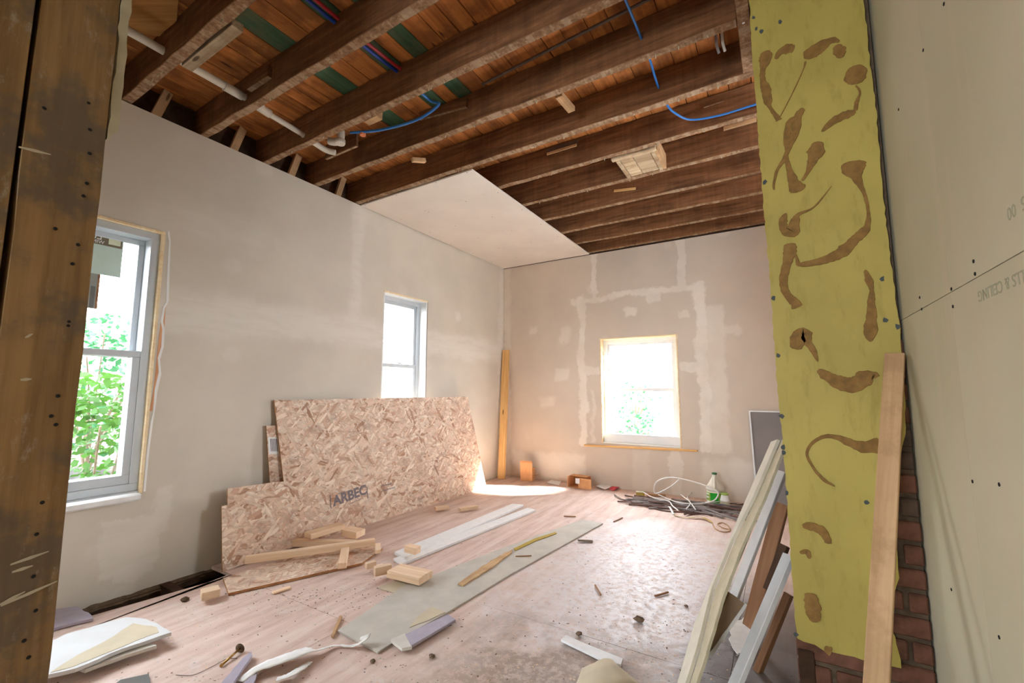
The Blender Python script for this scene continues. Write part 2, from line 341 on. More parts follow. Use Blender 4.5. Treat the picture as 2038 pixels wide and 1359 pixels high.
M_cable = plain('grey_cable_jacket', (134, 124, 120), .6, .3, .12, 40); M_cabledark = plain('brown_cable_jacket', (98, 72, 62), .65, .3, .15, 40); M_hose = plain('white_hose', (226, 222, 216), .45, .35, .03)
M_panelgrey = plain('grey_panel_face', (132, 124, 120), .6, .3, .04, 5); M_brownboard = wood('brown_board_face', (120, 82, 54), (164, 120, 84), .7, knots=False)
M_brass = plain('brassy_steel', (170, 132, 74), .35, .5, .1, 40, Metallic=.9); M_ink = plain('faded_black_ink', (128, 120, 124), .8, .1, .15, 60)
M_greyink = plain('pale_grey_ink', (166, 162, 138), .8, .1, .02); M_screw = plain('dark_screw_hole', (42, 38, 34), .8, .2, .1)
M_olive = plain('olive_strap', (176, 150, 64), .6, .3, .08, 30); M_debris = plain('brown_debris', (112, 94, 78), .9, .1, .3, 30); M_slate = plain('dark_grey_scrap', (112, 112, 108), .85, .2, .1)
def glass_mat():
    n = N('window_glass'); t = n.new('ShaderNodeBsdfTransparent'); g = n.new('ShaderNodeBsdfGlossy'); g.inputs['Roughness'].default_value = .02
    fr = n.new('ShaderNodeFresnel'); n.put(fr.inputs[0], n.rng(n.new('ShaderNodeNewGeometry').outputs['Backfacing'], 0, 1, 1.45, 1/1.45, False)); mx = n.new('ShaderNodeMixShader')
    L = n.t.links; L.new(fr.outputs[0], mx.inputs[0]); L.new(t.outputs[0], mx.inputs[1]); L.new(g.outputs[0], mx.inputs[2]); L.new(mx.outputs[0], n.t.nodes['Material Output'].inputs[0]); return n.m
M_glass = glass_mat()
def leaf_mat(name, c):
    n = N(name); c1 = lin(c); col = n.mix(n.noise(n.co, 3, 3), tuple(x*.7 for x in c1), tuple(min(1, x*1.25) for x in c1))
    m = n.out(col, .6, .3)
    tr = n.new('ShaderNodeBsdfTranslucent'); n.put(tr.inputs[0], col); mx = n.new('ShaderNodeMixShader'); mx.inputs[0].default_value = .4
    L = n.t.links; L.new(n.b.outputs[0], mx.inputs[1]); L.new(tr.outputs[0], mx.inputs[2]); L.new(mx.outputs[0], n.t.nodes['Material Output'].inputs[0]); return m
M_leaf = leaf_mat('light_green_leaf', (58, 96, 34)); M_leaf2 = leaf_mat('blue_green_leaf', (40, 88, 52)); M_bark = plain('thin_bark', (108, 96, 80), .9, .1, .2, 30)
M_litter = plain('pale_leaf_litter_ground', (66, 63, 59), .95, .1, .5, 5)
M_stone = plain('pale_fieldstone', (190, 184, 178), .9, .1, .15, 6)

# ------------------------------------------------------------------ room shell
def wall(name, P, a0, a1, z0, z1, holes, mat, depth=.15):
    """wall with real openings: P(a, z, t) gives the 3D point, t < 0 goes out through the wall"""
    A = sorted({a0, a1} | {h[i] for h in holes for i in (0, 1)}); Q = sorted({z0, z1} | {h[i] for h in holes for i in (2, 3)})
    solid = lambda i, j: 0 <= i < len(A)-1 and 0 <= j < len(Q)-1 and not any(h[0] < (A[i]+A[i+1])/2 < h[1] and h[2] < (Q[j]+Q[j+1])/2 < h[3] for h in holes)
    vs = []; idx = {}
    def vid(i, j, t):
        k = (i, j, t)
        if k not in idx: idx[k] = len(vs); vs.append(P(A[i], Q[j], t))
        return idx[k]
    fs = []
    for i in range(len(A)-1):
        for j in range(len(Q)-1):
            if not solid(i, j): continue
            for t in (0, -depth): fs.append([vid(i, j, t), vid(i+1, j, t), vid(i+1, j+1, t), vid(i, j+1, t)])
            for (di, dj, e) in ((-1,0,((i,j),(i,j+1))), (1,0,((i+1,j),(i+1,j+1))), (0,-1,((i,j),(i+1,j))), (0,1,((i,j+1),(i+1,j+1)))):
                if not solid(i+di, j+dj): (p, q), (r, s_) = e; fs.append([vid(p, q, 0), vid(r, s_, 0), vid(r, s_, -depth), vid(p, q, -depth)])
    return tag(raw(name, vs, fs, mat), kind='structure')
PLf = lambda a, z, t: (t, a, z)
PBk = lambda a, z, t: (a, -t, z)
W1 = (-4.76, -3.826, .515, 2.045); W2 = (-2.10, -1.50, .45, 2.025); W3 = (1.344, 2.222, .488, 1.70)
wl = wall('wall_left', PLf, -7.9, 0, -.03, 2.745, [W1, W2], M_left)
wb = wall('wall_back', PBk, -.15, 3.65, -.03, 2.735, [W3], M_back)
wf = wall('wall_front', lambda a, z, t: (a, -7.9+t, z), -.15, 3.65, -.03, H, [(1.2, 2.6, .8, 2.0)], M_right)  # unseen window opening behind the camera, added to light the near side
wr = empty('wall_right', (3.5, -4, 0)); tag(wr, kind='structure')
for z0, z1 in ((-.02, 1.3335), (1.3355, H+.2)):
    for y0, y1 in ((-7.9, -5.0), (-4.998, -3.451), (-3.450, -2.6)): box('drywall_sheet', (3.5, y0, z0), (3.6, y1, z1), M_right, wr)
for u, v in ((1937,520),(1940,545),(1893,575),(1896,610),(1830,592),(1834,615),(1988,964),(1935,958),(1893,1173),(1878,8),(1837,100),(1788,218),(1988,1268)):
    p = X(u, v, 3.499); o = lathe('drywall_screw', [(.0042, -.002), (.0042, .0005), (.002, .001)], M_screw, p, wr, 10); o.rotation_euler = (0, -math.pi/2, 0)
# faint factory print on the sheets, upside down as hung
for s_, (u, v), size in (('WALLS & CEILING', (2000, 565), .033), ('5  00', (2022, 414), .034)):
    text('factory_print', s_, size, M_greyink, axes((0, 1, 0), (0, 0, -1), X(u, v, 3.4995)), wr, 1.0)
wall('wall_right_far', lambda a, z, t: (3.5-t, a, z), -2.598, 0, -.02, H, [(-2.4, -1.75, .9, 2.0)], M_left)  # window opening here is unseen, added to let in fill daylight
tag(box('added_sunshade', (3.7, -8, 2.95), (7.2, 4.4, 3.1), M_brown), kind='structure'); tag(box('added_upper_block', (-.2, -8, 3.12), (3.7, .2, 6.2), M_mortar), kind='structure')  # unseen porch roof and upper storey, both added to block the sun
wp = tag(box('wall_partition', (-.02, -4.85, -.02), (1.62, -4.60, H), M_gyp), kind='structure')
# old rim and studs seen over the top of the left wall
rim = empty('trim_1', (-.1, -3, 2.8)); tag(rim, kind='structure')
box('rim_board', (-.15, -7.9, 2.745), (-.12, 0, 3.0), M_brown, rim)
for u, v in ((312,203),(466,270),(580,326),(672,371)):
    y = X(u, v, -.05).y; beam('wall_stud', (-.045, y-.01, 2.735), (-.045, y+.05, 2.95), .05, .03, M_stick, rim, upv=(1,0,0))
box('rim_board', (-.15, .03, 2.735), (3.65, .15, 3.0), M_brown, rim); box('rim_board', (-.15, -7.95, H), (3.65, -7.9, 3.0), M_brown, rim)

# floor: board strip by the left wall, then plywood sheets, over a dark joist space
fl = empty('floor', (1.8, -3, 0)); tag(fl, kind='structure')
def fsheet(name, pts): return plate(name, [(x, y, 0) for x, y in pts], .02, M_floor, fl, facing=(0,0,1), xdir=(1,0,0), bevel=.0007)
def gx(y): return .19 + (y+4.05)*.155          # edge of the floor along the open gap
def sx(y): return .325 + (y+4.05)*-.15 if y < -3 else .17
LY = (-7.9, -4.3, -2.9)
fsheet('floor_board', [(gx(-4.9), -7.9), (.36, -7.9), (.36, -4.3), (gx(-4.3), -4.3)])
fsheet('floor_board', [(gx(-4.3), -4.297), (.352, -4.297), (.250, -3.45), (gx(-3.45), -3.45)])
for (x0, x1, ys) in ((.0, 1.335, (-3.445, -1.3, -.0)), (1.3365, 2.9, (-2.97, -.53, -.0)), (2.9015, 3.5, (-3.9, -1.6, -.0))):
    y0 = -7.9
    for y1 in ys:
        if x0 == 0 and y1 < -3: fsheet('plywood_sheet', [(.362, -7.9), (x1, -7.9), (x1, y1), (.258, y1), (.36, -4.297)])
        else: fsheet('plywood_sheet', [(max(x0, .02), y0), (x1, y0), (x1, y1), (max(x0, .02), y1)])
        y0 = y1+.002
tag(box('ground', (-.15, -7.9, -.34), (3.6, .15, -.3), M_dirt), kind='structure')
fd = tag(empty('foundation_light_seal', (0, -4, -.2)), kind='structure')  # unseen skirt added to stop daylight leaking in under the walls
for lo, hi in (((-.16, -8, -.7), (-.132, .2, -.028)), ((-.16, .12, -.7), (3.7, .15, -.028)), ((3.61, -8, -.7), (3.7, .2, -.0)), ((-.16, -8, -.7), (3.7, -7.95, -.028))): box('light_seal_side', lo, hi, M_mortar, fd)
for y in (-4.5, -4.09, -3.68, -3.27): box('floor_joist', (-.12, y-.025, -.22), (3.5, y+.025, -.0205), M_brown, fl)
so = tag(box('trim_2', (-.13, -7.8, -.075), (.022, -.05, -.035), M_brown), kind='structure')
plate('mortar_lip', [(.001, -4.15, -.02), (.028, -4.15, -.035), (.03, -3.7, -.05), (.02, -3.4, -.04), (.001, -3.4, -.02)], .012, M_mortar, so, facing=(1,0,1), jag=.006)

# ceiling: joists, boards above, fixings
cl = empty('ceiling', (1.8, -3, 2.8)); tag(cl, kind='structure')
for k in range(-6, 14):
    y = -2.44-.4064*k if k > -6 else -.028
    x1 = 3.055 if k == 1 else 3.49
    beam('joist', (-.12, y, H+.1), (x1, y, H+.1), .05, .2, M_joist, cl, bevel=.003, rough=.0035 if k < 6 else 0)
beam('trimmer', (3.082, -3.2, H+.1), (3.082, -2.465, H+.1), .052, .2, M_joist, cl, bevel=.003)
x = -.15; cuts = [-2.44-.4064*k for k in range(-5, 14)]
GREEN = ((.865, 1.005), (1.262, 1.372), (1.47, 1.575))
xs = []
while x < 3.6:
    nx = x+R.uniform(.088, .135)
    for g0, g1 in GREEN:
        if x < g0 <= nx+.04 and x < g0: nx = g0; break
        if abs(x-g0) < 1e-6: nx = g1; break
    xs.append((x, nx)); x = nx
for x0, x1 in xs:
    g = any(abs(x0-g0) < 1e-6 for g0, _ in GREEN); y = -7.9
    cs = sorted(R.sample(cuts, 2)) if not g else [-4.0656, -2.8464]
    for y1 in cs+[0.03]:
        m = M_greenboard if g and y1 == -2.8464 else M_oldboard; dz = R.uniform(0, .004)
        beam('subfloor_board', ((x0+x1)/2, y+.001, H+.2125+dz), ((x0+x1)/2, y1-.001, H+.2125+dz), x1-x0-.004, .02, m, cl); y = y1
box('light_seal_deck', (-.2, -8, H+.24), (3.7, .2, H+.3), M_brown, cl)  # unseen slab added to keep daylight out of the board gaps
plate('plywood_patch', [Z(u, v, H+.18) for u, v in ((236,-60),(360,-60),(352,40),(330,75),(252,62))], .015, wood('orange_plywood', (150, 96, 46), (204, 146, 82), .6), cl, facing=(0,0,-1))
# nailers, scabs and braces fixed between the joists
beam('nailer', (.585, -4.005, H+.02), (1.08, -4.005, H+.02), .05, .038, wood('pale_nailer', (148, 124, 96), (198, 178, 148), 1, (120, 92, 64), .5), cl)
beam('scab_board', Y(836,232,-2.882)+V((0,0,.005)), Y(930,205,-2.882), .02, .06, M_joist, cl)
beam('scab_board', (.58, -3.695, 2.86), (.80, -3.695, 2.86), .03, .07, M_joist, cl)
beam('short_brace', Z(1112,198,H+.01)+V((0,0,.03)), Z(1138,228,H+.005)+V((0,0,.03)), .045, .03, M_stick, cl)
beam('cleat', (1.70, -2.062, 2.9), (1.945, -2.062, 2.9), .012, .02, M_stick, cl); box('dark_notch', (1.70, -2.066, 2.912), (1.95, -2.058, 2.94), M_iron, cl)
beam('shim', Y(1222,380,-1.249), Y(1265,375,-1.249), .012, .022, M_pine2, cl)
p = Y(1440,258,-1.655); q = Y(1505,240,-1.655); beam('ledger_strip', p+V((0,0,.004)), q+V((.0,0,.004)), .02, .028, M_stick, cl)
p = Y(1400,212,-2.06); beam('ledger_strip', p, p+V((.12,0,.002)), .014, .02, M_joist, cl)
p = Z(820,318,H+.02); beam('short_brace', p, p+V((.035,.1,.03)), .03, .03, M_stick, cl)
p = Z(660,285,H+.09); beam('scab_board', p+V((-.14,.06,.0)), p+V((.2,.06,0)), .02, .11, M_joist, cl)
p = Z(740,243,H+.05); beam('scab_board', p+V((-.05,.0,.03)), p+V((.07,0,.03)), .05, .05, M_stick, cl)
for i in range(60):      # bent nail ends left in the joist undersides
    k = R.randint(-2, 5); y = -2.44-.4064*k; xx = R.uniform(.1, 3.0); a = R.uniform(0, 6)
    tube('nail', [(xx, y, H+.004), (xx+.006*math.cos(a), y+.006*math.sin(a), H-.018)], .0022, M_graytrim, cl, 5)
# access hatch cover left between two joists
hp = [Z(u, v, H-.008) for u, v in ((1225,320),(1308,293),(1315,345),(1250,360))]
hb = tag(empty('hatch_cover', (2.33, -1.8, H)), 'square wooden cover with moulded frame wedged up between the bare joists', 'cover')
M_oldpaint = wood('flaking_cream_paint', (150, 118, 84), (206, 184, 150), 1, (112, 78, 52), .45)
x0, x1, y0, y1 = 2.2, 2.475, -1.995, -1.655
for xa, xb in ((x0+.03, x0+.12), (x0+.123, x1-.03)): box('panel_board', (xa, y0+.04, H+.004), (xb, y1, H+.018), M_oldpaint, hb, .002)
box('frame_rail', (x0-.02, y0-.0, H-.012), (x1+.02, y0+.035, H+.035), M_oldpaint, hb, .006); box('frame_rail', (x0, y0+.035, H-.006), (x1, y0+.05, H+.02), M_oldpaint, hb, .004)
for xa in (x0, x1-.028): box('frame_stile', (xa, y0+.05, H-.006), (xa+.028, y1, H+.03), M_oldpaint, hb, .004)
box('side_board', (x1+.001, y0+.04, H+.0), (x1+.022, y1-.0, H+.11), M_stick, hb)
# new drywall panel screwed to the joists in the corner
cp = tag(empty('ceiling_panel', (.6, -1.2, H)), 'single pale drywall sheet screwed to the joists in the far corner', 'drywall')
plate('sheet', [(.008, -2.411, H-.0135), (1.244, -2.411, H-.0135), (1.244, -.012, H-.0135), (.008, -.012, H-.0135)], .0128, M_ceilboard, cp, facing=(0,0,-1))
for i in range(6):
    for j, xx in enumerate((.06, .42, .85, 1.2)):
        y = -2.40+.4064*i; lathe('drywall_screw', [(.004, -.0005), (.004, .001)], M_screw, (xx+R.uniform(-.03, .03), y, H-.0138), cp, 8)

# ------------------------------------------------------------------ windows
def window(name, P, a0, a1, z0, z1, zm, fm, jamb, trims, rec=.06):
    root = tag(empty(name, P((a0+a1)/2, z0, 0)), kind='structure')
    def bx(nm, aa, ab, za, zb, ta, tb, m, par=None, bev=.002):
        p, q = V(P(aa, za, ta)), V(P(ab, zb, tb)); lo = V([min(p[i], q[i]) for i in range(3)]); hi = V([max(p[i], q[i]) for i in range(3)])
        return box(nm, lo, hi, m, par or root, bev)
    j = .016
    bx('jamb_liner', a0, a0+j, z0, z1, -.145, trims[0], jamb); bx('jamb_liner', a1-j, a1, z0, z1, -.145, trims[1], jamb)
    bx('head_liner', a0+j, a1-j, z1-j, z1, -.145, trims[2], jamb); bx('sill_liner', a0+j, a1-j, z0, z0+j, -.145, trims[3]-.004, fm)
    def ring(nm, a0, a1, z0, z1, w, ta, tb, m, wb=None, wt=None):
        wb = wb or w; wt = wt or w
        f = bx(nm, a0, a1, z0, z0+wb, ta, tb, m); bx('stile', a0, a0+w, z0+wb, z1-wt, ta, tb, m, f); bx('stile', a1-w, a1, z0+wb, z1-wt, ta, tb, m, f); bx('top_rail', a0, a1, z1-wt, z1, ta, tb, m, f); return f
    b0, b1, c0, c1 = a0+j, a1-j, z0+j, z1-j
    ring('frame', b0, b1, c0, c1, .042, -.135, -rec, fm)
    b0 += .042; b1 -= .042; c0 += .042; c1 -= .042
    u = ring('upper_sash', b0, b1, zm-.018, c1, .03, -.13, -.105, fm); l = ring('lower_sash', b0, b1, c0, zm+.018, .036, -.10, -rec-.006, fm, .05)
    bx('pane', b0+.03, b1-.03, zm+.012, c1-.03, -.118, -.115, M_glass, u, 0); bx('pane', b0+.036, b1-.036, c0+.05, zm-.018, -.085, -.082, M_glass, l, 0)
    bx('sash_lock', (a0+a1)/2-.03, (a0+a1)/2+.03, zm+.018, zm+.03, -.095, -.07, fm, l)
    return root, bx
w1, b1 = window('window_1', PLf, *W1, 1.30, M_vinylgrey, M_jamb, (0, .004, .004, 0), .018)
st = b1('window_stool', -4.8, -3.845, .486, .524, -.05, .055, M_whitetrim, None, .008)
# stickers on the panes, printed to be read from outside
gx_ = -.1145
b1('paper_sticker', -4.60, -3.983, 1.742, 1.985, gx_, gx_+.0006, plain('pale_green_backlit_paper', (196, 214, 202), .7, .2, .03), None, 0)
hd = b1('sticker_header', -4.60, -3.988, 1.912, 1.992, gx_+.0008, gx_+.0014, plain('taupe_print', (120, 108, 88), .7, .2, .05), None, 0)
b1('cream_square', -4.05, -3.997, 1.925, 1.975, gx_+.0016, gx_+.002, plain('cream_print', (214, 218, 188), .7, .2, .04), hd, 0)
text('header_lettering', 'LUM', .055, M_white, axes((0, -1, 0), (0, 0, 1), (gx_+.0022, -4.125, 1.957)), hd, .85); text('header_lettering', 'WINDOWS', .026, M_white, axes((0, -1, 0), (0, 0, 1), (gx_+.0022, -4.135, 1.926)), hd)
lb = b1('rating_label', -4.5, -4.07, 1.545, 1.742, gx_+.0004, gx_+.001, plain('grey_label', (150, 152, 144), .7, .2, .08), None, 0)
b1('label_bar', -4.105, -4.085, 1.55, 1.67, gx_+.0012, gx_+.0016, M_slate, lb, 0); b1('label_bar', -4.14, -4.125, 1.6, 1.66, gx_+.0012, gx_+.0016, M_slate, lb, 0); b1('label_bar', -4.08, -4.07, 1.545, 1.742, gx_+.0012, gx_+.0016, M_brownboard, lb, 0)
# torn drywall edge beside the near window
tr = [(333,462),(336,480),(332,560),(331,600),(324,612),(320,640),(323,655),(321,690),(314,712),(316,740),(308,775),(306,800),(305,818),(300,840),(292,900),(285,978),(290,978),(297,900),(306,830),(311,800),(313,780),(321,745),(319,715),(326,690),(328,655),(325,640),(329,612),(336,600),(337,560),(340,480),(337,458)]
plate('torn_drywall_edge', [X(u, v, .003) for u, v in tr], .004, M_white, w1, facing=(1,0,0))
plate('exposed_lath', [X(u, v, .0022) for u, v in ((324,610),(330,608),(328,640),(326,680),(320,712),(318,745),(310,780),(303,818),(298,818),(305,780),(310,735),(314,690))], .003, wood('pinkish_wood', (176, 120, 84), (214, 162, 122)), w1, facing=(1,0,0), xdir=(0,0,1))
w2, b2 = window('window_2', PLf, *W2, 1.335, M_vinylgrey, M_vinyl, (0, .001, .001, 0), .09)
b2('head_trim', W2[0], W2[1], W2[3]-.012, W2[3]+.004, -.06, .005, M_jamb)
b2('dark_gap', W2[1]-.001, W2[1]+.006, W2[2], W2[3], -.03, .0015, M_brown)
w3, b3 = window('window_3', PBk, *W3, 1.10, M_vinyl, M_jamb, (.004, .002, .004, 0), .085)
b3('bottom_panel', W3[0]+.018, W3[1]-.018, .505, .60, -.08, -.03, M_vinyl)
p0, p1 = Y(1163, 886, -.012), Y(1388, 897, -.012)
beam('rough_stool', p0, p1, .03, .018, M_pine2, w3, rough=.001)

# ------------------------------------------------------------------ yellow chimney with bare brick showing
CY = -2.95
ch = tag(empty('chimney', (3.3, -2.75, 0)), 'brick chimney coated in yellow painted plaster with brown glue trails', 'chimney')
box('mortar_core', (3.14, CY+.004, -.02), (3.494, -2.52, H+.2), M_mortar, ch)
row = 0; z = -.01
while z < 1.32:
    xx = 3.122 - (.1 if row % 2 else 0)
    while xx < 3.49:
        xa, xb = max(xx, 3.122), min(xx+.2, 3.496); xx += .212
        if xb-xa < .03 or (z > .24 and xb < 3.40): continue
        if z > .24: xa = max(xa, 3.375)
        box('brick', (xa+R.uniform(0, .004), CY-.004-R.uniform(0, .006), z+R.uniform(0, .003)), (xb, CY+.03, z+.062), R.choice((M_brick, M_brick, M_brick2)), ch, .005)
    z += .076; row += 1
box('corner_timber', (3.128, CY-.014, -.018), (3.176, CY+.0, .175), M_brown, ch, .004)
pf = CY-.016
edge = [(1488,-60),(1700,-60),(1718,0),(1726,60),(1731,120),(1742,200),(1750,290),(1757,380),(1766,460),(1778,560),(1790,640),(1793,690),(1800,780),(1803,850),(1790,930),(1781,1010),(1779,1060),(1786,1100),(1790,1150),(1776,1185),(1773,1250),(1782,1268),(1788,1295),(1794,1330),(1776,1326),(1750,1322),(1700,1307),(1662,1299),(1640,1295),(1622,1283),(1600,1277),(1586,1270),(1580,1200),(1571,1060),(1562,930),(1556,860),(1547,776),(1533,560),(1520,420),(1507,240),(1497,110)]
plate('plaster_coat', [Y(u, v, pf) for u, v in edge], .012, M_yellow, ch, facing=(0,-1,0), xdir=(1,0,0), jag=.0022, step=.02)
TC = [0]
def trail(pts):
    """flat glue trail: (u, v, width in photo units) along its middle"""
    TC[0] += 1; C = [Y(u, v, pf-.0004-.00013*TC[0]) for u, v, _ in pts]; W = [w*1.95/FPX/2 for _, _, w in pts]; D = []; E = []
    for i in range(len(C)-1):
        a, b, c, d = C[max(i-1,0)], C[i], C[i+1], C[min(i+2,len(C)-1)]
        for k in range(5):
            t = k/5; D.append(.5*((2*b)+(c-a)*t+(2*a-5*b+4*c-d)*t*t+(3*b-a-3*c+d)*t**3)); E.append(W[i]+(W[i+1]-W[i])*(t*t*(3-2*t)))
    D.append(C[-1]); E.append(W[-1]*.4); E[0] *= .5; n = V((0,-1,0)); vs = []; o0 = D[0]
    for i, p in enumerate(D):
        t = (D[min(i+1,len(D)-1)]-D[max(i-1,0)]).normalized(); s = t.cross(n); e1 = E[i]*R.uniform(.85, 1.12); e2 = E[i]*R.uniform(.85, 1.12)
        vs += [p+s*e1-o0, p-s*e2-o0, p+s*e1*.9+V((0,-.0012,0))-o0, p-s*e2*.9+V((0,-.0012,0))-o0]
    fs = []
    for i in range(len(D)-1):
        a = i*4; b = a+4; fs += [(a+2,a+3,b+3,b+2), (a,a+2,b+2,b), (a+3,a+1,b+1,b+3)]
    raw('glue_trail', vs, fs, M_glue, ch, M.Translation(o0))
for t in ([(1522,102,16),(1524,118,22),(1518,140,10),(1518,160,9),(1524,178,16),(1528,200,14),(1533,214,6),(1547,234,8),(1550,240,11)],
    [(1550,237,2),(1575,190,2),(1598,140,2),(1603,122,4)], [(1544,118,6),(1552,104,12),(1566,98,19),(1581,97,14)], [(1605,118,10),(1614,106,24),(1636,91,22),(1655,80,12),(1671,83,4)], [(1664,90,10),(1671,102,18),(1675,115,8)],
    [(1703,130,18),(1703,150,34),(1701,168,16)], [(1703,170,3),(1712,183,3),(1705,204,6),(1703,220,6)], [(1703,222,8),(1685,228,15),(1660,240,14),(1635,262,5)],
    [(1598,215,8),(1588,232,13),(1583,262,14),(1572,288,10),(1565,310,7),(1570,335,8),(1578,360,16),(1587,375,24),(1590,382,10)], [(1586,232,6),(1570,245,10),(1566,275,11),(1567,300,8),(1560,318,7),(1546,340,5),(1540,368,4),(1541,378,2)],
    [(1625,282,14),(1624,302,27),(1616,322,14),(1606,345,6),(1596,360,5)], [(1700,320,30),(1700,338,32),(1706,356,12),(1720,385,5),(1728,420,4),(1727,445,8),(1718,462,14),(1700,478,14),(1680,498,20),(1660,510,17),(1630,520,12),(1590,528,8)],
    [(1655,370,1.5),(1620,412,3),(1590,426,6),(1582,440,14),(1576,460,22),(1562,462,10),(1558,440,14),(1565,424,4)], [(1572,484,16),(1572,500,20),(1566,525,14),(1559,555,13),(1564,582,12),(1580,600,14),(1588,612,20)], [(1582,500,2),(1590,530,8)],
    [(1722,537,5),(1730,560,10),(1735,578,6),(1734,600,10),(1734,630,14),(1732,660,18),(1732,680,5)], [(1582,695,16),(1590,672,24),(1602,665,20),(1608,682,12),(1618,696,9),(1628,720,3)],
    [(1628,736,8),(1645,748,16),(1672,762,24),(1700,766,26),(1722,752,24),(1738,748,14),(1743,752,10)], [(1757,886,26),(1722,890,18),(1690,880,12),(1655,868,7),(1625,875,5),(1606,900,4),(1618,930,4),(1640,955,5),(1662,968,2)],
    [(1597,1047,8),(1615,1048,13),(1635,1056,14),(1646,1072,10),(1648,1082,8)], [(1592,1100,5),(1606,1098,8),(1611,1112,5)], [(1612,1180,16),(1616,1200,22),(1620,1225,20),(1626,1238,12)], [(1655,1297,16),(1640,1290,8)]): trail(t)
for u, v in ((1500,35),(1505,58),(1515,62),(1552,44),(1521,362),(1540,594),(1548,707),(1555,828),(1560,900),(1558,890),(1566,980),(1762,637),(1756,555),(1786,650),(1583,1262),(1725,1000)):
    p = Y(u, v, pf-.001); plate('plaster_chip', [p+V((R.uniform(.004,.011)*math.cos(a), 0, R.uniform(.005,.013)*math.sin(a))) for a in (0, 1, 2.1, 3.1, 4.2, 5.2)], .001, M_chip, ch, facing=(0,-1,0), bevel=0)
# wooden strip leaning in the corner by the chimney
T = Y(1781, 705, -3.005); Pm = Y(1745, 1359, -3.42); base = T+(Pm-T)*(T.z/(T.z-Pm.z)); base.z = .004
ls = tag(empty('leaning_board', base), 'tall unpainted stud leaning against the yellow chimney and pale right wall', 'board')
ax = (T-base).normalized(); beam('stud', base, T, .022, .052, wood('weathered_pine', (176, 136, 96), (208, 172, 130), .8, (124, 92, 62), .3), ls, upv=(.96,-.28,0), bevel=.002)

# ------------------------------------------------------------------ old studs at the left of the opening
for i, (ya, yb, lab) in enumerate(((-4.706, -4.572, 'rough brown stud with plaster smears edging the left of the opening'), (-4.86, -4.716, 'dark brown stud along the far left edge behind a narrow crack'))):
    r = tag(empty('stud_post', (1.675, (ya+yb)/2, 0)), lab, 'post')
    beam('stud', (1.672, (ya+yb)/2, .002), (1.672, (ya+yb)/2, H), yb-ya, .096, M_post, r, upv=(1,0,0), rough=.0025 if not i else 0)
    if not i:
        plate('plaster_remnant', [(1.70, -4.571, 1.73), (1.716, -4.571, 1.76), (1.72, -4.571, 2.1), (1.72, -4.571, H), (1.63, -4.571, H), (1.63, -4.571, 1.8)], .0005, M_graytrim, r, facing=(0,-1,0))
        plate('plaster_remnant', [(1.72, -4.552, 1.75), (1.72, -4.5705, 1.72), (1.72, -4.5705, H), (1.72, -4.552, H)], .05, M_graytrim, r, facing=(1,0,0), jag=.003)
        for u, v in ((110,455),(150,690),(140,640),(85,215),(175,205),(178,258),(176,305),(175,365),(168,390),(155,487),(145,525),(134,648),(115,788),(100,828),(110,845),(82,1000),(75,1063),(68,1147),(72,1215),(50,1275),(57,1308)):
            lathe('nail_hole', [(.0042, 0), (.003, .0008)], M_screw, X(u+R.uniform(-3, 3), v, 1.7205), r, 7).rotation_euler = (0, math.pi/2, 0)
        for u, v, l, a in ((60,1110,34,.15),(45,1132,18,.1),(60,1180,50,.2),(25,1190,22,.3),(70,300,30,.1),(58,668,8,.6),(52,755,10,.1),(60,330,10,.05)):
            p = X(u, v, 1.7208); d = V((0, math.cos(a), math.sin(a)*1.2)); k = l*1.45/FPX/2; w = V((0, 0, .0035)); plate('plaster_smear', [p-d*k-w*.5, p+w*-1, p+d*k-w*.3, p+d*k+w*.3, p+w, p-d*k+w*.5], .0006, M_paper, r, facing=(1,0,0), bevel=0)

# ------------------------------------------------------------------ strand boards leaning on the left wall
def leanpanel(name, label, cat, px, mat, thick, foot, top_x, xdir=(0,1,0)):
    """px polygon on the plane through two foot points and leaning to x = top_x at 1 m up"""
    a, b = V(foot[0]), V(foot[1]); n = (b-a).cross(V((top_x-a.x, 0, 1.02))).normalized()
    r = tag(empty(name, (a+b)/2), label, cat); f = plate('board', [PL(u, v, a, n) for u, v in px], thick, mat, r, xdir=xdir, edge=M_osbedge, bevel=0); return r, a, n
ob, oa, on = leanpanel('strand_board', 'largest strand board with stamped lettering leaning under the middle window', 'board', ((546,796),(931,789),(968,971),(580,1090)), M_osb, .012, ((.15,-2.995,.003),(.243,-.745,.003)), .035)
e = PL(546,796,oa,on); g = PL(580,1090,oa,on)
def stamp(nm, s_, uv, uv2, size, sq=1.0):
    p, q = PL(*uv, oa, on), PL(*uv2, oa, on); nn = on if on.dot(CAM-oa) > 0 else -on; x = (q-p).normalized(); y = nn.cross(x)
    text(nm, s_, size, M_ink, M.Translation((p+q)/2+nn*.0012) @ M((x, y, nn)).transposed().to_4x4(), ob, sq)
stamp('stamp', 'ARBEC', (660,1000), (732,973), .105, .98)
stamp('stamp', 'PERFORMANCE', (752,969), (786,961), .018); stamp('stamp', 'STRAND BOARD', (758,978), (788,969), .02)
for (u0, v0, u1, v1) in ((657,985,659,1012), (730,968,732,992)): beam('stamp_bar', PL(u0, v0, oa, on)+V((.0015,0,0)), PL(u1, v1, oa, on)+V((.0015,0,0)), .006, .001, M_ink, ob, upv=on, bevel=0)
for (u0, v0, u1, v1) in ((672,982,728,970), (695,1003,720,992)): beam('stamp_bar', PL(u0, v0, oa, on)+V((.0015,0,0)), PL(u1, v1, oa, on)+V((.0015,0,0)), .004, .001, M_ink, ob, upv=on, bevel=0)
s2, a2, n2 = leanpanel('strand_board_strip', 'narrow upright strand board strip with a paper label behind the largest board', 'board', ((530,847),(566,846),(590,1075),(545,1080)), M_osb, .011, ((.088,-3.2,.003),(.098,-2.9,.003)), .016)
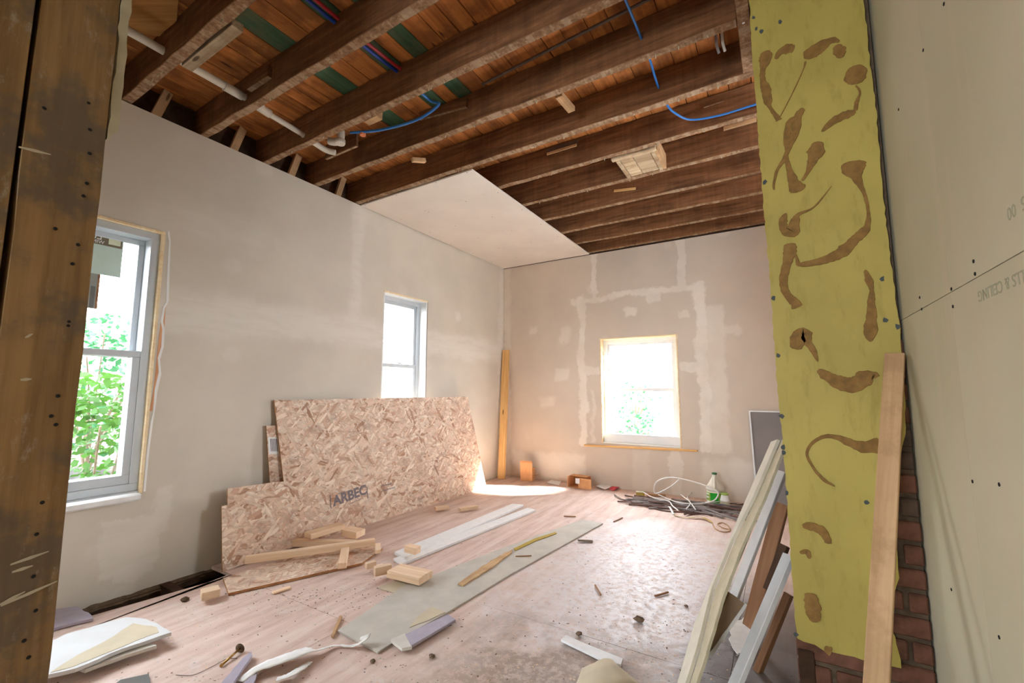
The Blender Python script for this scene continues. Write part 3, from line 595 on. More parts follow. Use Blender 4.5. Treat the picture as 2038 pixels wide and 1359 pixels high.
s2l = plate('label', [PL(u, v, a2, n2)+V((.001,0,0)) for u, v in ((533,870),(552,870),(555,903),(535,904))], .0004, M_white, s2)
for i in range(5): plate('label_print', [PL(u, v, a2, n2)+V((.002,0,0)) for u, v in ((537+i*3,873),(538.6+i*3,873),(540.5+i*3,898),(539+i*3,898))], .0003, M_ink, s2l, bevel=0)
leanpanel('strand_board_offcut', 'notched strand board offcut leaning low at the left end of the group', 'board', ((441,1007),(453,1005),(453,972),(541,960),(600,955),(610,1080),(520,1110),(443,1138)), M_osb, .011, ((.185,-3.42,.003),(.19,-2.9,.003)), .04)
def lying(name, label, cat, px, z, mat, th=None, xi=(0, 1), group=None, **kw):
    """something flat lying on the floor: px is its upper outline, z its upper height"""
    zs = z if isinstance(z, (list, tuple)) else [z]*len(px); P = [Z(u, v, h) for (u, v), h in zip(px, zs)]; c = sum(P, V())/len(P)
    r = tag(empty(name, (c.x, c.y, 0)), label, cat, group); plate('body', P, th or min(zs)-.0015, mat, r, xdir=P[xi[1]]-P[xi[0]], **kw); return r
lying('strand_board_plank', 'long strand board plank lying flat on the floor under the loose sticks', 'board', ((444,1150),(700,1068),(762,1090),(720,1120),(455,1180)), .016, M_osb, .014, edge=M_osbedge, bevel=0)
def stick(name, label, u0, v0, u1, v1, z0, z1, w, h, mat=None, cat='lumber', group=None):
    p, q = Z(u0, v0, z0), Z(u1, v1, z1); r = tag(empty(name, ((p.x+q.x)/2, (p.y+q.y)/2, min(z0, z1)-h/2)), label, cat, group); beam('timber', p, q, w, h, mat or M_pine, r, bevel=.002); return r
# ------------------------------------------------------------------ loose lumber on the strand board plank
stick('lumber_stick', 'long front pine stick lying across the strand board plank', 488, 1114, 746, 1078, .052, .06, .046, .040)
stick('lumber_stick', 'pine stick lying crosswise behind the long front stick, under the tilted short block', 520, 1078, 706, 1082, .040, .038, .05, .042)
stick('lumber_stick', 'short thin pine stick pointing at the camera on the front edge of the plank', 681, 1126, 687, 1094, .038, .04, .05, .034)
stick('lumber_block', 'flat pine offcut tilted on top of the crosswise stick', 612, 1066, 680, 1046, .095, .1, .09, .036)
stick('lumber_block', 'pine block beside the right end of the tilted offcut, against the largest board', 688, 1056, 718, 1062, .068, .062, .10, .045)
stick('lumber_block', 'small pine cube at the far right end of the long front stick', 752, 1098, 752, 1084, .04, .04, .036, .025)
stick('wood_block', 'pine block standing on edge nearest the plank end', 745, 1137, 778, 1130, .05, .05, .038, .048)
stick('wood_block', 'small pine cube just behind the block standing on edge', 728, 1126, 747, 1121, .04, .04, .034, .034)
stick('wood_block', 'flat little pine chip between the cube and the block on edge', 748, 1128, 763, 1125, .016, .016, .03, .014)
stick('wood_block', 'thick square pine block lying on torn paper', 784, 1135, 848, 1150, .042, .042, .12, .04)
stick('wood_block', 'pine cube standing on the near end of the white boards', 810, 1090, 832, 1095, .062, .062, .055, .042)
stick('wood_block', 'pine offcut lying nearest the foot of the largest board, left of its twin', 866, 1012, 892, 1009, .028, .028, .06, .027)
stick('wood_block', 'pine offcut lying by itself right of its twin near the largest board', 914, 1014, 950, 1008, .028, .028, .045, .027)
stick('wood_block', 'lone pine block on the floor left of the strand board plank', 400, 1184, 436, 1175, .042, .042, .07, .04)
stick('wood_sliver', 'thin split pine sliver lying in front of the strand board plank', 542, 1180, 578, 1168, .009, .009, .028, .008)
lying('torn_paper', 'torn tan paper scrap under the thick square block', 'paper', ((752,1170),(790,1152),(850,1147),(845,1165),(825,1178),(800,1185)), .004, M_paper, .002, jag=.006)
# white boards
lying('trim_board', 'white painted board nearest the strand board, the farther of the white pair', 'board', ((785,1098),(1020,1002),(1042,1004),(806,1110)), .020, M_whitetrim, .018)
lying('trim_board', 'white painted board of the pair that carries the pine cube', 'board', ((783,1111),(1050,1010),(1066,1014),(800,1121)), .018, M_whitetrim, .016)
# long grey hardboard and things on it
lying('hardboard_strip', 'long dusty grey hardboard strip running across the floor', 'board', ((672,1254),(800,1168),(1000,1090),(1160,1033),(1200,1041),(1020,1140),(887,1220),(782,1278),(752,1297)), .010, M_hard, .0085, (0, 2))
lying('paper_scrap', 'pale paper scrap on the near half of the grey hardboard', 'paper', ((815,1248),(830,1228),(858,1207),(886,1218),(850,1235)), .0125, M_paper, .0015, jag=.002)
lying('drywall_strip', 'lilac edged drywall strip lying against the grey hardboard', 'drywall', ((806,1262),(892,1222),(907,1232),(818,1285)), .024, M_lilac, .012)
lying('drywall_strip', 'white snapped drywall end under the lilac strip', 'drywall', ((778,1272),(806,1260),(820,1286),(800,1290)), .0235, M_gyp, .012, jag=.002)
lying('lath_strip', 'crumbling tan wood lath on the middle of the grey hardboard', 'wood', ((911,1161),(960,1126),(1004,1100),(1020,1093),(1018,1099),(980,1128),(922,1164)), .019, wood('crumbling_lath', (176, 136, 92), (222, 190, 146), 1, (140, 104, 70), .4), .008, (0, 3), jag=.004)
lying('edge_strip', 'thin olive strip along the far edge of the grey hardboard', 'wood', ((1022,1091),(1064,1071),(1106,1058),(1108,1061),(1066,1076),(1026,1095)), .016, M_olive, .005, (0, 2))
lying('edge_strip', 'thin brown splinter lying left of the grey hardboard', 'wood', ((876,1144),(950,1110),(1030,1080),(1032,1083),(952,1114),(880,1148)), .006, M_brownboard, .005, (0, 2))
lying('thin_stick', 'thin square stick at the near left corner of the grey hardboard', 'wood', ((659,1264),(676,1224),(681,1225),(664,1267)), .012, M_stick, .010, (0, 1))
# broken drywall bottom left
sd = lying('drywall_scrap', 'large broken white drywall piece with torn paper by the brown post', 'drywall', ((70,1290),(130,1262),(250,1228),(292,1232),(318,1244),(341,1258),(300,1272),(240,1292),(150,1330),(70,1348)), [.055,.055,.055,.055,.055,.055,.055,.055,.055,.055], M_scrapwhite, .014, (0, 2), jag=.0035)
plate('torn_paper_face', [Z(u, v, .0562) for u, v in ((100,1338),(160,1300),(215,1272),(265,1240),(312,1248),(316,1258),(270,1275),(200,1304),(140,1328))], .0006, M_paper, sd, jag=.004)
lying('drywall_scrap', 'narrow drywall scrap propping up the large broken piece', 'drywall', ((150,1326),(240,1296),(300,1280),(312,1284),(250,1303),(170,1332)), .036, M_gyp, .013, (0, 2), jag=.003)
lying('drywall_scrap', 'lilac drywall scrap lying over the gap along the left wall', 'drywall', ((70,1240),(100,1214),(152,1206),(180,1222),(186,1230),(120,1246),(70,1262)), .016, M_lilac, .012, (0, 2), jag=.003)
lying('scrap_board', 'dark grey offcut cut off by the lower edge of the picture', 'board', ((215,1370),(240,1352),(296,1340),(300,1362),(250,1385)), .012, M_slate, .010, (0, 2))
# bolt with washer, lilac strips, tape
bt = tag(empty('lag_bolt', Z(470, 1300)), 'brassy bolt with a round washer lying on the near floor', 'bolt')
p, q = Z(442, 1323, .007), Z(478, 1290, .016); d = (p-q).normalized(); tube('shank', [q, p], .0048, M_brass, bt, 8)
mwb = axes(d.cross(V((0,0,1))), (0,0,1), q)
for nm, prof, z in (('washer', [(.006,0),(.02,0),(.02,.002),(.006,.002)], .0), ('head', [(.009,0),(.009,.006),(.006,.008)], -.008)):
    o = lathe(nm, prof, M_debris if nm == 'washer' else M_brass, (0,0,0), None, 6 if nm == 'head' else 20); o.matrix_basis = M.Translation(q+d*z) @ V((0,0,1)).rotation_difference(d).to_matrix().to_4x4(); attach(o, bt)
tube('tip_ring', [p, p+d*.006], .0065, M_brass, bt, 8)
tube('thread_wire', [Z(u, v, .003) for u, v in ((350,1343),(385,1343),(425,1325),(450,1312),(472,1310))], .0011, M_iron, None); tag(bpy.context.scene.objects['thread_wire'], 'thin dark wire curling on the floor beside the brassy bolt', 'wire')
lying('drywall_sliver', 'longer lilac drywall sliver pointing at the brassy bolt', 'drywall', ((438,1362),(482,1310),(500,1296),(502,1303),(470,1350),(458,1368)), .022, M_lilac, .013, (0, 2), jag=.0015)
lying('drywall_sliver', 'shorter lilac drywall sliver under the end of the white tape', 'drywall', ((478,1364),(500,1345),(512,1337),(508,1352),(500,1368)), .018, M_lilac, .013, (0, 2), jag=.0015)
def ribbon(name, label, cat, mid, mat, parent=None):
    """crumpled flat strip: (u, v, z, width, roll) along its middle"""
    pts = [Z(u, v, z) for u, v, z, _, _ in mid]; vs = []; fs = []; D = []
    for i in range(len(pts)-1):
        a, b, c, d = pts[max(i-1,0)], pts[i], pts[i+1], pts[min(i+2,len(pts)-1)]
        for k in range(5):
            t = k/5; D.append((.5*((2*b)+(c-a)*t+(2*a-5*b+4*c-d)*t*t+(3*b-a-3*c+d)*t**3), mid[i][3]*(1-t)+mid[i+1][3]*t, mid[i][4]*(1-t)+mid[i+1][4]*t))
    D.append((pts[-1], mid[-1][3], mid[-1][4])); o0 = V((D[0][0].x, D[0][0].y, 0))
    for i, (p, w, r) in enumerate(D):
        t = (D[min(i+1,len(D)-1)][0]-D[max(i-1,0)][0]).normalized(); s = t.cross(V((0,0,1))).normalized(); r *= .35; s = s*math.cos(r)+V((0,0,1))*math.sin(r)
        lift = abs(math.sin(r))*w/2; n = t.cross(s)*.0008
        for k in (-.5, -.17, .17, .5): vs.append(p+s*(w*k)+V((0,0,lift+R.uniform(0,.003)))-o0)
    n4 = 4
    for i in range(len(D)-1):
        for k in range(3): fs.append((i*n4+k, i*n4+k+1, (i+1)*n4+k+1, (i+1)*n4+k))
    o = raw(name, vs, fs, mat, parent, M.Translation(o0), smooth=True); m = o.modifiers.new('thickness', 'SOLIDIFY'); m.thickness = .0012
    return tag(o, label, cat)
ribbon('joint_tape', 'crumpled white joint tape trailing over the near floor', 'tape', [(478,1358,.006,.04,.3),(505,1338,.012,.05,.5),(535,1325,.012,.085,.4),(575,1312,.018,.095,.5),(610,1300,.02,.09,.6),(630,1297,.016,.03,.8),(665,1286,.006,.012,.3),(700,1287,.005,.02,.2),(722,1279,.02,.05,.8),(728,1268,.03,.045,1.0)], M_greytape)
ribbon('tape_scrap', 'short torn tape scrap just below the crumpled joint tape', 'tape', [(550,1354,.008,.03,.3),(575,1347,.012,.04,.5),(596,1334,.012,.04,.3),(618,1318,.008,.02,.2)], M_greytape)
# near right floor: white trim and curled paper
lying('trim_piece', 'short white trim piece crossing the curled paper at the lower middle', 'trim', ((1116,1272),(1126,1263),(1170,1282),(1240,1310),(1236,1322),(1205,1315)), .016, M_whitetrim, .010, (0, 3))
ribbon('curled_paper', 'curled tan paper piece at the lower edge right of the white trim', 'paper', [(1150,1352,.004,.14,0),(1185,1342,.035,.16,.1),(1215,1338,.045,.17,0),(1240,1342,.035,.16,-.1),(1262,1352,.006,.14,0)], M_paper)

# ------------------------------------------------------------------ bundle leaning on the far side of the chimney
def lean(name, label, cat, px, foot, top, mat, th, roll=None, jag=0, side=None):
    """board whose face holds the outline px; the face plane passes through foot and top and contains the direction roll"""
    a, b = V(foot), V(top); n = (b-a).cross(V(roll)).normalized(); P = [PL(u, v, a, n) for u, v in px]
    r = tag(empty(name, (foot[0], foot[1], 0)), label, cat); plate('face', P, th, mat, r, xdir=b-a, jag=jag, bevel=.001)
    return r, a, n
tp = Y(1541, 878, -2.72)
f0 = Z(1350, 1359, .002)
fe = Z(1345, 1372, .002)
r, a, n = lean('drywall_offcut', 'tallest cream drywall strip in front of the leaning bundle', 'drywall', ((1534,879),(1547,874),(1500,985),(1455,1075),(1416,1170),(1386,1290),(1362,1366),(1346,1366),(1382,1240),(1415,1160),(1475,1015)), fe, tp, plain('dusty_cream_gypsum', (206, 198, 178), .8, .15, .06), .012, (-.25, 1, 0), jag=.0015)
plate('crumbled_edge', [PL(u, v, a, n)-n*(.014 if n.dot(CAM-a) > 0 else -.014) for u, v in ((1549,872),(1556,878),(1512,990),(1470,1080),(1432,1180),(1396,1300),(1374,1366),(1362,1366),(1386,1290),(1416,1170),(1455,1075),(1500,985))], .010, M_graytrim, r, jag=.003)
def pole(name, label, cat, u0, v0, d0, u1, v1, d1, w, h, mat, upv=(-1,-1,.3)):
    p, q = Y(u0, v0, d0), Y(u1, v1, d1); r = tag(empty(name, (p.x, p.y, 0)), label, cat); beam('board', p, q, w, h, mat, r, upv=upv, bevel=.002); return r
pole('grooved_board', 'cream board with a grey edge second in the leaning bundle', 'board', 1432, 1190, -2.86, 1551, 897, -2.66, .032, .020, M_graytrim)
pole('trim_plank', 'pinkish white plank third in the leaning bundle', 'board', 1458, 1196, -2.78, 1557, 938, -2.62, .045, .016, M_whitetrim)
pole('brown_plank', 'brown plank with a white edge deep in the leaning bundle', 'board', 1492, 1250, -2.60, 1556, 1002, -2.50, .07, .016, M_brownboard, (-1,-1.2,.2))
pole('rounded_trim', 'glossy white rounded trim crossing low in the leaning bundle', 'trim', 1452, 1390, -3.08, 1571, 1105, -2.84, .042, .024, M_whitetrim)
pole('lath_stick', 'bare brown lath lowest and closest to the chimney in the bundle', 'lath', 1500, 1356, -2.86, 1570, 1182, -2.76, .03, .022, M_brownboard)
pole('dark_plank', 'dark brown plank end behind the rounded trim', 'board', 1528, 1175, -2.66, 1562, 1085, -2.6, .04, .02, M_brown)  # timber tone darker than the other brown planks
lean('drywall_flap', 'torn brown paper backed drywall flap at the foot of the bundle', 'drywall', ((1390,1335),(1452,1180),(1470,1192),(1486,1206),(1440,1270)), Z(1390, 1340, .004), Y(1470, 1195, -2.93), plain('brown_backing_paper', (150, 126, 100), .85, .15, .08), .012, (.6, .5, 0), jag=.003)
plate('torn_edge', [Y(u, v, -2.985) for u, v in ((1487,1204),(1483,1199),(1437,1264),(1392,1330),(1396,1334),(1442,1272))], .006, M_gyp, bpy.context.scene.objects['drywall_flap'], jag=.002)
lying('scrap_heap_sheet', 'crumpled white plastic scrap on the floor under the bundle', 'plastic', ((1455,1240),(1480,1228),(1500,1250),(1492,1290),(1468,1300),(1450,1270)), .02, M_greytape, .006, jag=.01)

# ------------------------------------------------------------------ far wall: stud, boxes, papers, jug, panel
p, q = V((.125, -.235, .003)), V((.062, -.03, 1.62)); r = tag(empty('pine_stud', (.12, -.23, 0)), 'knotty yellow pine stud leaning upright in the far corner', 'stud')
beam('stud', p, q, .092, .038, M_pine2, r, upv=(0,-1,.12), bevel=.002)
def cbox(name, label, c, rz, sx, sy, sz, mats, open_top=False, cat='box'):
    r = tag(empty(name, c), label, cat); Mz = M.Translation(V(c)) @ M.Rotation(rz, 4, 'Z'); t = .004
    for nm, lo, hi in (('base', (-sx,-sy,0), (sx,sy,t)), ('side', (-sx,-sy,t), (-sx+t,sy,sz)), ('side', (sx-t,-sy,t), (sx,sy,sz)), ('front', (-sx+t,-sy,t), (sx-t,-sy+t,sz)), ('back', (-sx+t,sy-t,t), (sx-t,sy,sz))):
        o = box(nm, lo, hi, mats, None); o.matrix_basis = Mz @ o.matrix_basis; attach(o, r)
    return r, Mz
def part(r, Mz, nm, lo, hi, mat, rot=None):
    o = box(nm, lo, hi, mat, None); o.matrix_basis = Mz @ (rot or M()) @ o.matrix_basis; attach(o, r); return o
bx_ = Y(1045, 955, -.16); r, Mz = cbox('cardboard_box', 'orange cardboard carton standing upright right of the corner stud', (bx_.x+.02, -.13, .002), .12, .078, .045, .15, M_card)
part(r, Mz, 'raised_flap', (-.078, -.047, .15), (.078, -.043, .235), M_card); part(r, Mz, 'top_flap', (-.078, -.05, .215), (.078, -.0475, .236), M_carddark); part(r, Mz, 'side_flap', (.08, -.045, .002), (.15, .04, .006), M_carddark, M.Rotation(-.35, 4, 'Y') @ M.Translation((0,0,.02))); part(r, Mz, 'tape_slit', (-.008, -.0475, .10), (-.004, -.0468, .135), M_carddark)
bp = Y(1157, 966, -.17); r, Mz = cbox('open_carton', 'open low carton lying on its side under the back window', (bp.x-.03, -.16, .002), -.1, .11, .075, .004, M_card)
for nm, lo, hi, m in (('top_panel', (-.11,-.02,.118), (.1,.075,.122), M_card), ('back_panel', (-.11,.071,.004), (.11,.075,.118), M_carddark), ('left_panel', (-.11,-.075,.004), (-.106,.075,.118), M_card), ('front_flap', (.03,-.079,.006), (.19,-.075,.115), M_card), ('torn_label', (.0,-.086,.055), (.05,-.08,.11), M_white)):
    part(r, Mz, nm, lo, hi, m, M.Rotation(.5, 4, 'Y') if nm == 'torn_label' and 0 else None)
bk = lying('leaflet', 'white and red folded leaflet lying on the floor under the back window', 'paper', ((1186,967),(1206,959),(1226,960),(1212,971),(1204,973)), [.02,.02,.016,.014,.02], M_white, .004, (0, 2)); plate('red_half', [Z(u, v, .018) for u, v in ((1212,972),(1227,960),(1239,966),(1220,976))], .003, M_red2, bk); plate('print_bar', [Z(u, v, .0186) for u, v in ((1225,965),(1228,964),(1231,967),(1228,968))], .0003, M_white, bk)
lying('paper_square', 'small pale paper square on the floor left of the open carton', 'paper', ((1088,960),(1098,954),(1118,956),(1112,965)), .01, M_white, .006)
bs = Y(1272, 974, -.3); r = tag(empty('sponge_block', (bs.x, -.26, 0)), 'small olive sponge block on the floor left of the white hose', 'sponge'); beam('foam', (bs.x-.04, -.27, .024), (bs.x+.04, -.25, .024), .055, .044, M_olive, r, bevel=.004); beam('scour_pad', (bs.x-.04, -.27, .05), (bs.x+.04, -.25, .05), .055, .007, M_graytrim, r)
beam('broken_stick', (bs.x+.05, -.2, .014), (bs.x+.22, -.12, .014), .024, .022, M_stick); tag(bpy.context.scene.objects['broken_stick'], 'short dark stick by the wall right of the sponge block', 'wood')
gp = tag(empty('grey_panel', (3.0, -.06, 0)), 'dark grey panel with a white edge leaning on the back wall behind the chimney', 'panel')
A_, B_ = V((2.895, -.1, .004)), V((2.868, -.02, .89))
plate('face', [A_, A_+V((.5,0,0)), B_+V((.5,0,0)), B_], .012, M_panelgrey, gp, facing=(0,-1,0), xdir=(1,0,0)); beam('edge_strip', A_+V((-.002,-.004,.01)), B_+V((-.002,-.004,0)), .014, .018, M_whitetrim, gp, upv=(0,-1,0)); beam('edge_strip', B_+V((-.009,-.004,0)), B_+V((.5,-.004,0)), .014, .018, M_whitetrim, gp, upv=(0,-1,0))
beam('edge_strip', A_+V((-.0,-.006,.012)), A_+V((.5,-.006,.012)), .018, .02, M_whitetrim, gp, upv=(0,-1,0))
M_jug = plain('milky_plastic', (214, 208, 192), .4, .4, .03); M_green = plain('bright_green_label', (18, 156, 28), .45, .35, .05); M_lime = plain('lime_label', (150, 176, 88), .5, .3, .1)
def jugxy(u, v): return Z(u, v, 0)
jc = V((2.545, -.205, .002)); r = tag(empty('plastic_jug', jc), 'milky plastic gallon jug with a green label by the back wall', 'jug')
K = 1.0
lathe('body', [(.066,0),(.076,.006),(.077,.125),(.070,.128),(.070,.134),(.079,.14),(.082,.152),(.078,.168),(.056,.20),(.030,.245),(.020,.268),(.020,.285)], M_jug, jc, r, 28)
def lab(nm, a0, a1, rad, z0, z1, mat, c, par):
    vs = []; k = 10
    for i in range(k+1):
        a = a0+(a1-a0)*i/k
        for rr in (rad, rad+.0008):
            for zz in (z0, z1): vs.append((rr*math.cos(a), rr*math.sin(a), zz))
    fs = []
    for i in range(k):
        b = i*4; fs += [(b+2,b+3,b+7,b+6), (b,b+4,b+5,b+1), (b+1,b+5,b+7,b+3), (b,b+2,b+6,b+4)]
    return raw(nm, vs, fs, mat, par, M.Translation(c), smooth=False)
lab('lime_label', 3.3, 6.2, .0775, .012, .122, M_lime, jc, r); lab('green_label', 4.25, 5.15, .079, .012, .122, M_green, jc, r)
for zz in (.035, .07, .1): lab('white_stripe', 3.5, 4.05, .079, zz, zz+.012, M_white, jc, r)
tube('handle', [jc+V((.004,-.03,.262)), jc+V((.006,-.062,.235)), jc+V((.008,-.078,.19)), jc+V((.008,-.080,.155))], .0095, M_jug, r, 8)
lathe('cap', [(.022,0),(.023,.004),(.023,.014),(.018,.016)], plain('dark_green_cap', (44, 96, 62), .45), jc+V((0,0,.284)), r, 16)
bc = V((2.635, -.30, .002)); r = tag(empty('small_bottle', bc), 'short white bottle with a lime cap in front of the milky jug', 'bottle')
lathe('body', [(.036,0),(.04,.005),(.04,.075),(.036,.085),(.034,.1),(.03,.115),(.03,.122)], M_white, bc, r, 22); lab('label', 3.6, 5.9, .0405, .02, .07, M_paper, bc, r); lathe('cap', [(.032,0),(.033,.003),(.033,.016),(.028,.018)], M_lime, bc+V((0,0,.122)), r, 18)
# heap of cut cable
for i in range(42):
    cx_ = R.uniform(2.0, 2.62); cy_ = R.uniform(-.62, -.30); L = R.uniform(.35, 1.05); a = R.gauss(0, .2); bend = R.uniform(-.3, .34); z = .006+.045*(i/42)*R.uniform(.5, 1)
    P = []
    for k in range(7):
        t = k/6-.5; P.append((min(2.93, max(1.60, cx_+t*L*math.cos(a))), min(-.09, cy_+t*L*math.sin(a)+bend*(t*t*4-.4)*.5+R.uniform(-.025,.025)), max(.006, z*(1-1.2*abs(t))+R.uniform(0,.008))))
    m, lab_, grp = ((M_cable, 'length of grey cable tangled in the heap by the back wall', 'grey cables in the floor heap') if i % 3 else (M_cabledark, 'length of brown cable tangled in the heap by the back wall', 'brown cables in the floor heap'))
    tag(tube('cable', P, R.uniform(.006, .009), m), lab_, 'cable', grp)
tag(tube('bowed_cable', [Z(u, v, .006) for u, v in ((1264,1001),(1290,1008),(1320,1016),(1360,1019),(1400,1018),(1450,1008),(1500,1000))], .006, M_cabledark), 'long brown cable bowing out along the near edge of the heap', 'cable')
hy = -.36
tag(tube('white_hose', [Y(u, v, hy) for u, v in ((1352,954),(1335,968),(1306,982),(1302,970),(1308,958),(1325,951),(1345,951),(1370,956),(1400,965),(1425,976),(1429,985),(1421,996),(1404,1000))], .0062, M_hose), 'stiff white hose looping high above the cable heap', 'hose')
for i, (pts, lab_) in enumerate(((((1310,984),(1350,1000),(1390,1002),(1432,998)), 'white hose end lying straight over the front of the heap'), (((1278,978),(1300,990),(1330,997),(1338,1006),(1350,1016)), 'white cord snaking down the left part of the heap'), (((1376,980),(1368,990),(1374,1002),(1366,1012)), 'white cord kinked in the middle of the heap'), (((1355,984),(1370,996),(1380,1008),(1384,1014)), 'white cord dropping to the right of the kinked one'))):
    tag(tube('white_cable', [Z(u, v, .05) for u, v in pts], .0052, M_hose), lab_, 'cord')
ribbon('olive_strap', 'olive strap lying in front of the cable heap', 'strap', [(1342,1026,.004,.02,.2),(1362,1030,.006,.012,.3),(1380,1030,.008,.035,.5),(1396,1030,.01,.04,.6),(1410,1036,.006,.03,.4),(1418,1041,.004,.012,.2)], M_olive)
tag(tube('wire_loop', [Z(u, v, .005) for u, v in ((1418,1042),(1424,1052),(1438,1058),(1452,1056),(1449,1046),(1438,1040),(1428,1043),(1438,1050),(1450,1053))], .004, M_stick), 'brown wire curled into a loop at the end of the olive strap', 'wire')
ribbon('tape_scrap', 'white tape scrap sticking out of the front of the cable heap', 'tape', [(1332,1008,.03,.02,.4),(1337,1016,.015,.022,.3),(1340,1024,.005,.018,.1)], M_hose)
# twigs and chips that stand out on the floor
for nm, u0, v0, u1, v1, w, lab_ in (('twig', 1303, 1186, 1330, 1178, .010, 'short brown splinter in the middle of the dusty patch'), ('twig', 1184, 1164, 1196, 1184, .007, 'thin dark twig left of the dusty patch'), ('twig', 1221, 1038, 1239, 1030, .010, 'reddish splinter beyond the far end of the grey hardboard'), ('twig', 1122, 1027, 1146, 1028, .012, 'rusty splinter left of the far end of the grey hardboard'), ('twig', 1026, 1107, 1058, 1106, .006, 'dry twig lying across the grey hardboard'), ('wood_chip', 1150, 1075, 1180, 1077, .03, 'curled bark chip beside the far edge of the grey hardboard')):
    tag(beam(nm, Z(u0, v0, .012 if nm == 'wood_chip' or u0 == 1026 else .006), Z(u1, v1, .016 if u0 == 1026 else .007), w, .007, M_debris if nm == 'wood_chip' else M_brownboard, rough=.0012), lab_, 'wood')
for u, v, rr, lab_ in ((860,1309,.013,'dark clod of dirt in front of the lilac drywall strip'), (742,1318,.011,'dark clod of dirt below the near corner of the grey hardboard'), (1152,1265,.015,'mossy dirt clod behind the white trim piece'), (1272,1238,.024,'flat brown dirt clod on the dusty patch'), (1366,1208,.010,'reddish dirt crumb right of the dusty patch'), (772,1191,.012,'white plaster crumb left of the grey hardboard'), (368,1196,.02,'grey mortar lump beside the open floor gap'), (246,1192,.014,'tan mortar crumb half over the open floor gap')):
    p = Z(u, v, 0); bm = bmesh.new(); bmesh.ops.create_icosphere(bm, subdivisions=2, radius=rr)
    for w_ in bm.verts: w_.co *= R.uniform(.75, 1.2); w_.co.z = w_.co.z*.55
    mz = min(w_.co.z for w_ in bm.verts); me = bpy.data.meshes.new('dirt_clod'); bm.to_mesh(me); bm.free(); me.materials.append(M_gyp if 'plaster' in lab_ else M_mortar if 'mortar' in lab_ else M_debris)
    o = bpy.data.objects.new('dirt_clod', me); COL.objects.link(o); o.location = (p.x, p.y, -mz); tag(o, lab_, 'dirt')
# fine crumbs nobody could count
vs = []; fs = []
for i in range(2600):
    u, v = R.uniform(100, 1480), 1000+360*R.random()**.8; p = Z(u, v, 0)
    if p.x < .45 or p.x > 3.05: continue
    if R.random() < .3: p = Z(R.gauss(650, 130), R.gauss(1185, 22), 0)
    if p.x < .4 or p.x > 3.0 or p.y > -.1: continue
    s = R.choice((.0012, .0016, .002, .003)); a = R.uniform(0, 3); b = len(vs); l = R.uniform(1, 2.4)
    for dx, dy, dz in ((-l,-1,.15),(l,-.8,.15),(.9*l,1,.15),(-.7*l,.8,.15),(0,0,1.1)): vs.append((p.x+s*(dx*math.cos(a)-dy*math.sin(a)), p.y+s*(dx*math.sin(a)+dy*math.cos(a)), .0002+s*dz*.6))
    fs += [(b,b+1,b+4),(b+1,b+2,b+4),(b+2,b+3,b+4),(b+3,b,b+4),(b+3,b+2,b+1,b)]
cr = raw('floor_crumbs', vs, fs, M_debris); tag(cr, 'fine plaster and wood crumbs scattered over the plywood floor', 'debris', kind='stuff'); cr.data.materials.append(M_gyp); cr.data.materials.append(M_pine)
for i, pl in enumerate(cr.data.polygons): pl.material_index = (i//5) % 3

# ------------------------------------------------------------------ pipes in the ceiling
pr = tag(empty('drain_pipe', (.5, -3.6, H+.07)), 'white plastic drain pipe running through the old joists near the left wall', 'pipe')
zp = H+.062
tube('pipe', [(.535, -4.6, zp+.012), (.52, -3.58, zp)], .021, M_pvc, pr, 14, smooth_path=False); tube('coupling', [(.523, -3.80, zp), (.521, -3.70, zp)], .026, M_pvc, pr, 14, smooth_path=False)
tube('pipe', [(.50, -3.64, zp), (.47, -3.26, zp-.004)], .017, M_pvc, pr, 12, smooth_path=False); tube('coupling', [(.505, -3.615, zp), (.493, -3.52, zp)], .025, M_pvc, pr, 14, smooth_path=False)
tube('pipe', [(.47, -3.28, zp-.004), (.475, -3.12, zp-.03), (.52, -3.06, zp-.04)], .019, M_pvc, pr, 12)
tc = Z(678, 283, H+.0); tube('trap_bend', [tc+V((-.09,-.02,.025)), tc+V((-.05,-.01,.012)), tc+V((-.015,0,.012)), tc+V((0,.0,.03)), tc+V((0,.0,.08))], .024, M_pvc, pr, 14); lathe('trap_cap', [(.03,0),(.033,.008),(.033,.03)], M_pvc, tc+V((-.005,0,-.012)), pr, 18)
pz_ = H+.165
tag(tube('supply_pipe', [(1.335, -4.5, pz_), (1.338, -3.6, pz_-.005), (1.35, -3.24, pz_)], .0095, M_dkblue), 'dark blue supply pipe beside the red one under the green boards', 'pipe')
tag(tube('supply_pipe', [(1.365, -4.5, pz_+.004), (1.366, -3.6, pz_), (1.378, -3.24, pz_+.004)], .0095, M_red), 'red supply pipe beside the dark blue one', 'pipe')
tag(tube('branch_pipe', [(1.362, -3.21, pz_-.02), (1.368, -3.02, pz_-.03), Z(873,208,H+.09), Z(830,238,H+.05), Z(760,258,H+.04), Z(697,264,H+.04)], .009, M_blue), 'bright blue pipe bending along the joist toward the white trap', 'pipe')
tag(tube('bowed_pipe', [Z(1237,-20,H+.095), Z(1245,0,H+.095), Z(1275,73,H+.095), Z(1293,118,H+.095), Z(1309,170,H+.095), Y(1327,208,-2.36), Y(1345,226,-2.22), Y(1375,238,-2.13), Y(1430,230,-2.09), Y(1490,212,-2.085), Y(1520,203,-2.08)], .0065, M_blue), 'thin blue pipe threading through several joists near the chimney', 'pipe')
tag(tube('iron_rod', [(1.705, -2.935, H+.165), (2.16, -2.965, H+.168), (2.75, -3.0, H+.17)], .0085, M_iron), 'dark iron pipe lying along a joist under the old boards', 'pipe')
o = lathe('orange_plug', [(.018,0),(.02,.01),(.016,.03)], M_orange, Z(722, 270, H+.02), None, 12); tag(o, 'small orange fitting beside the white trap', 'fitting')
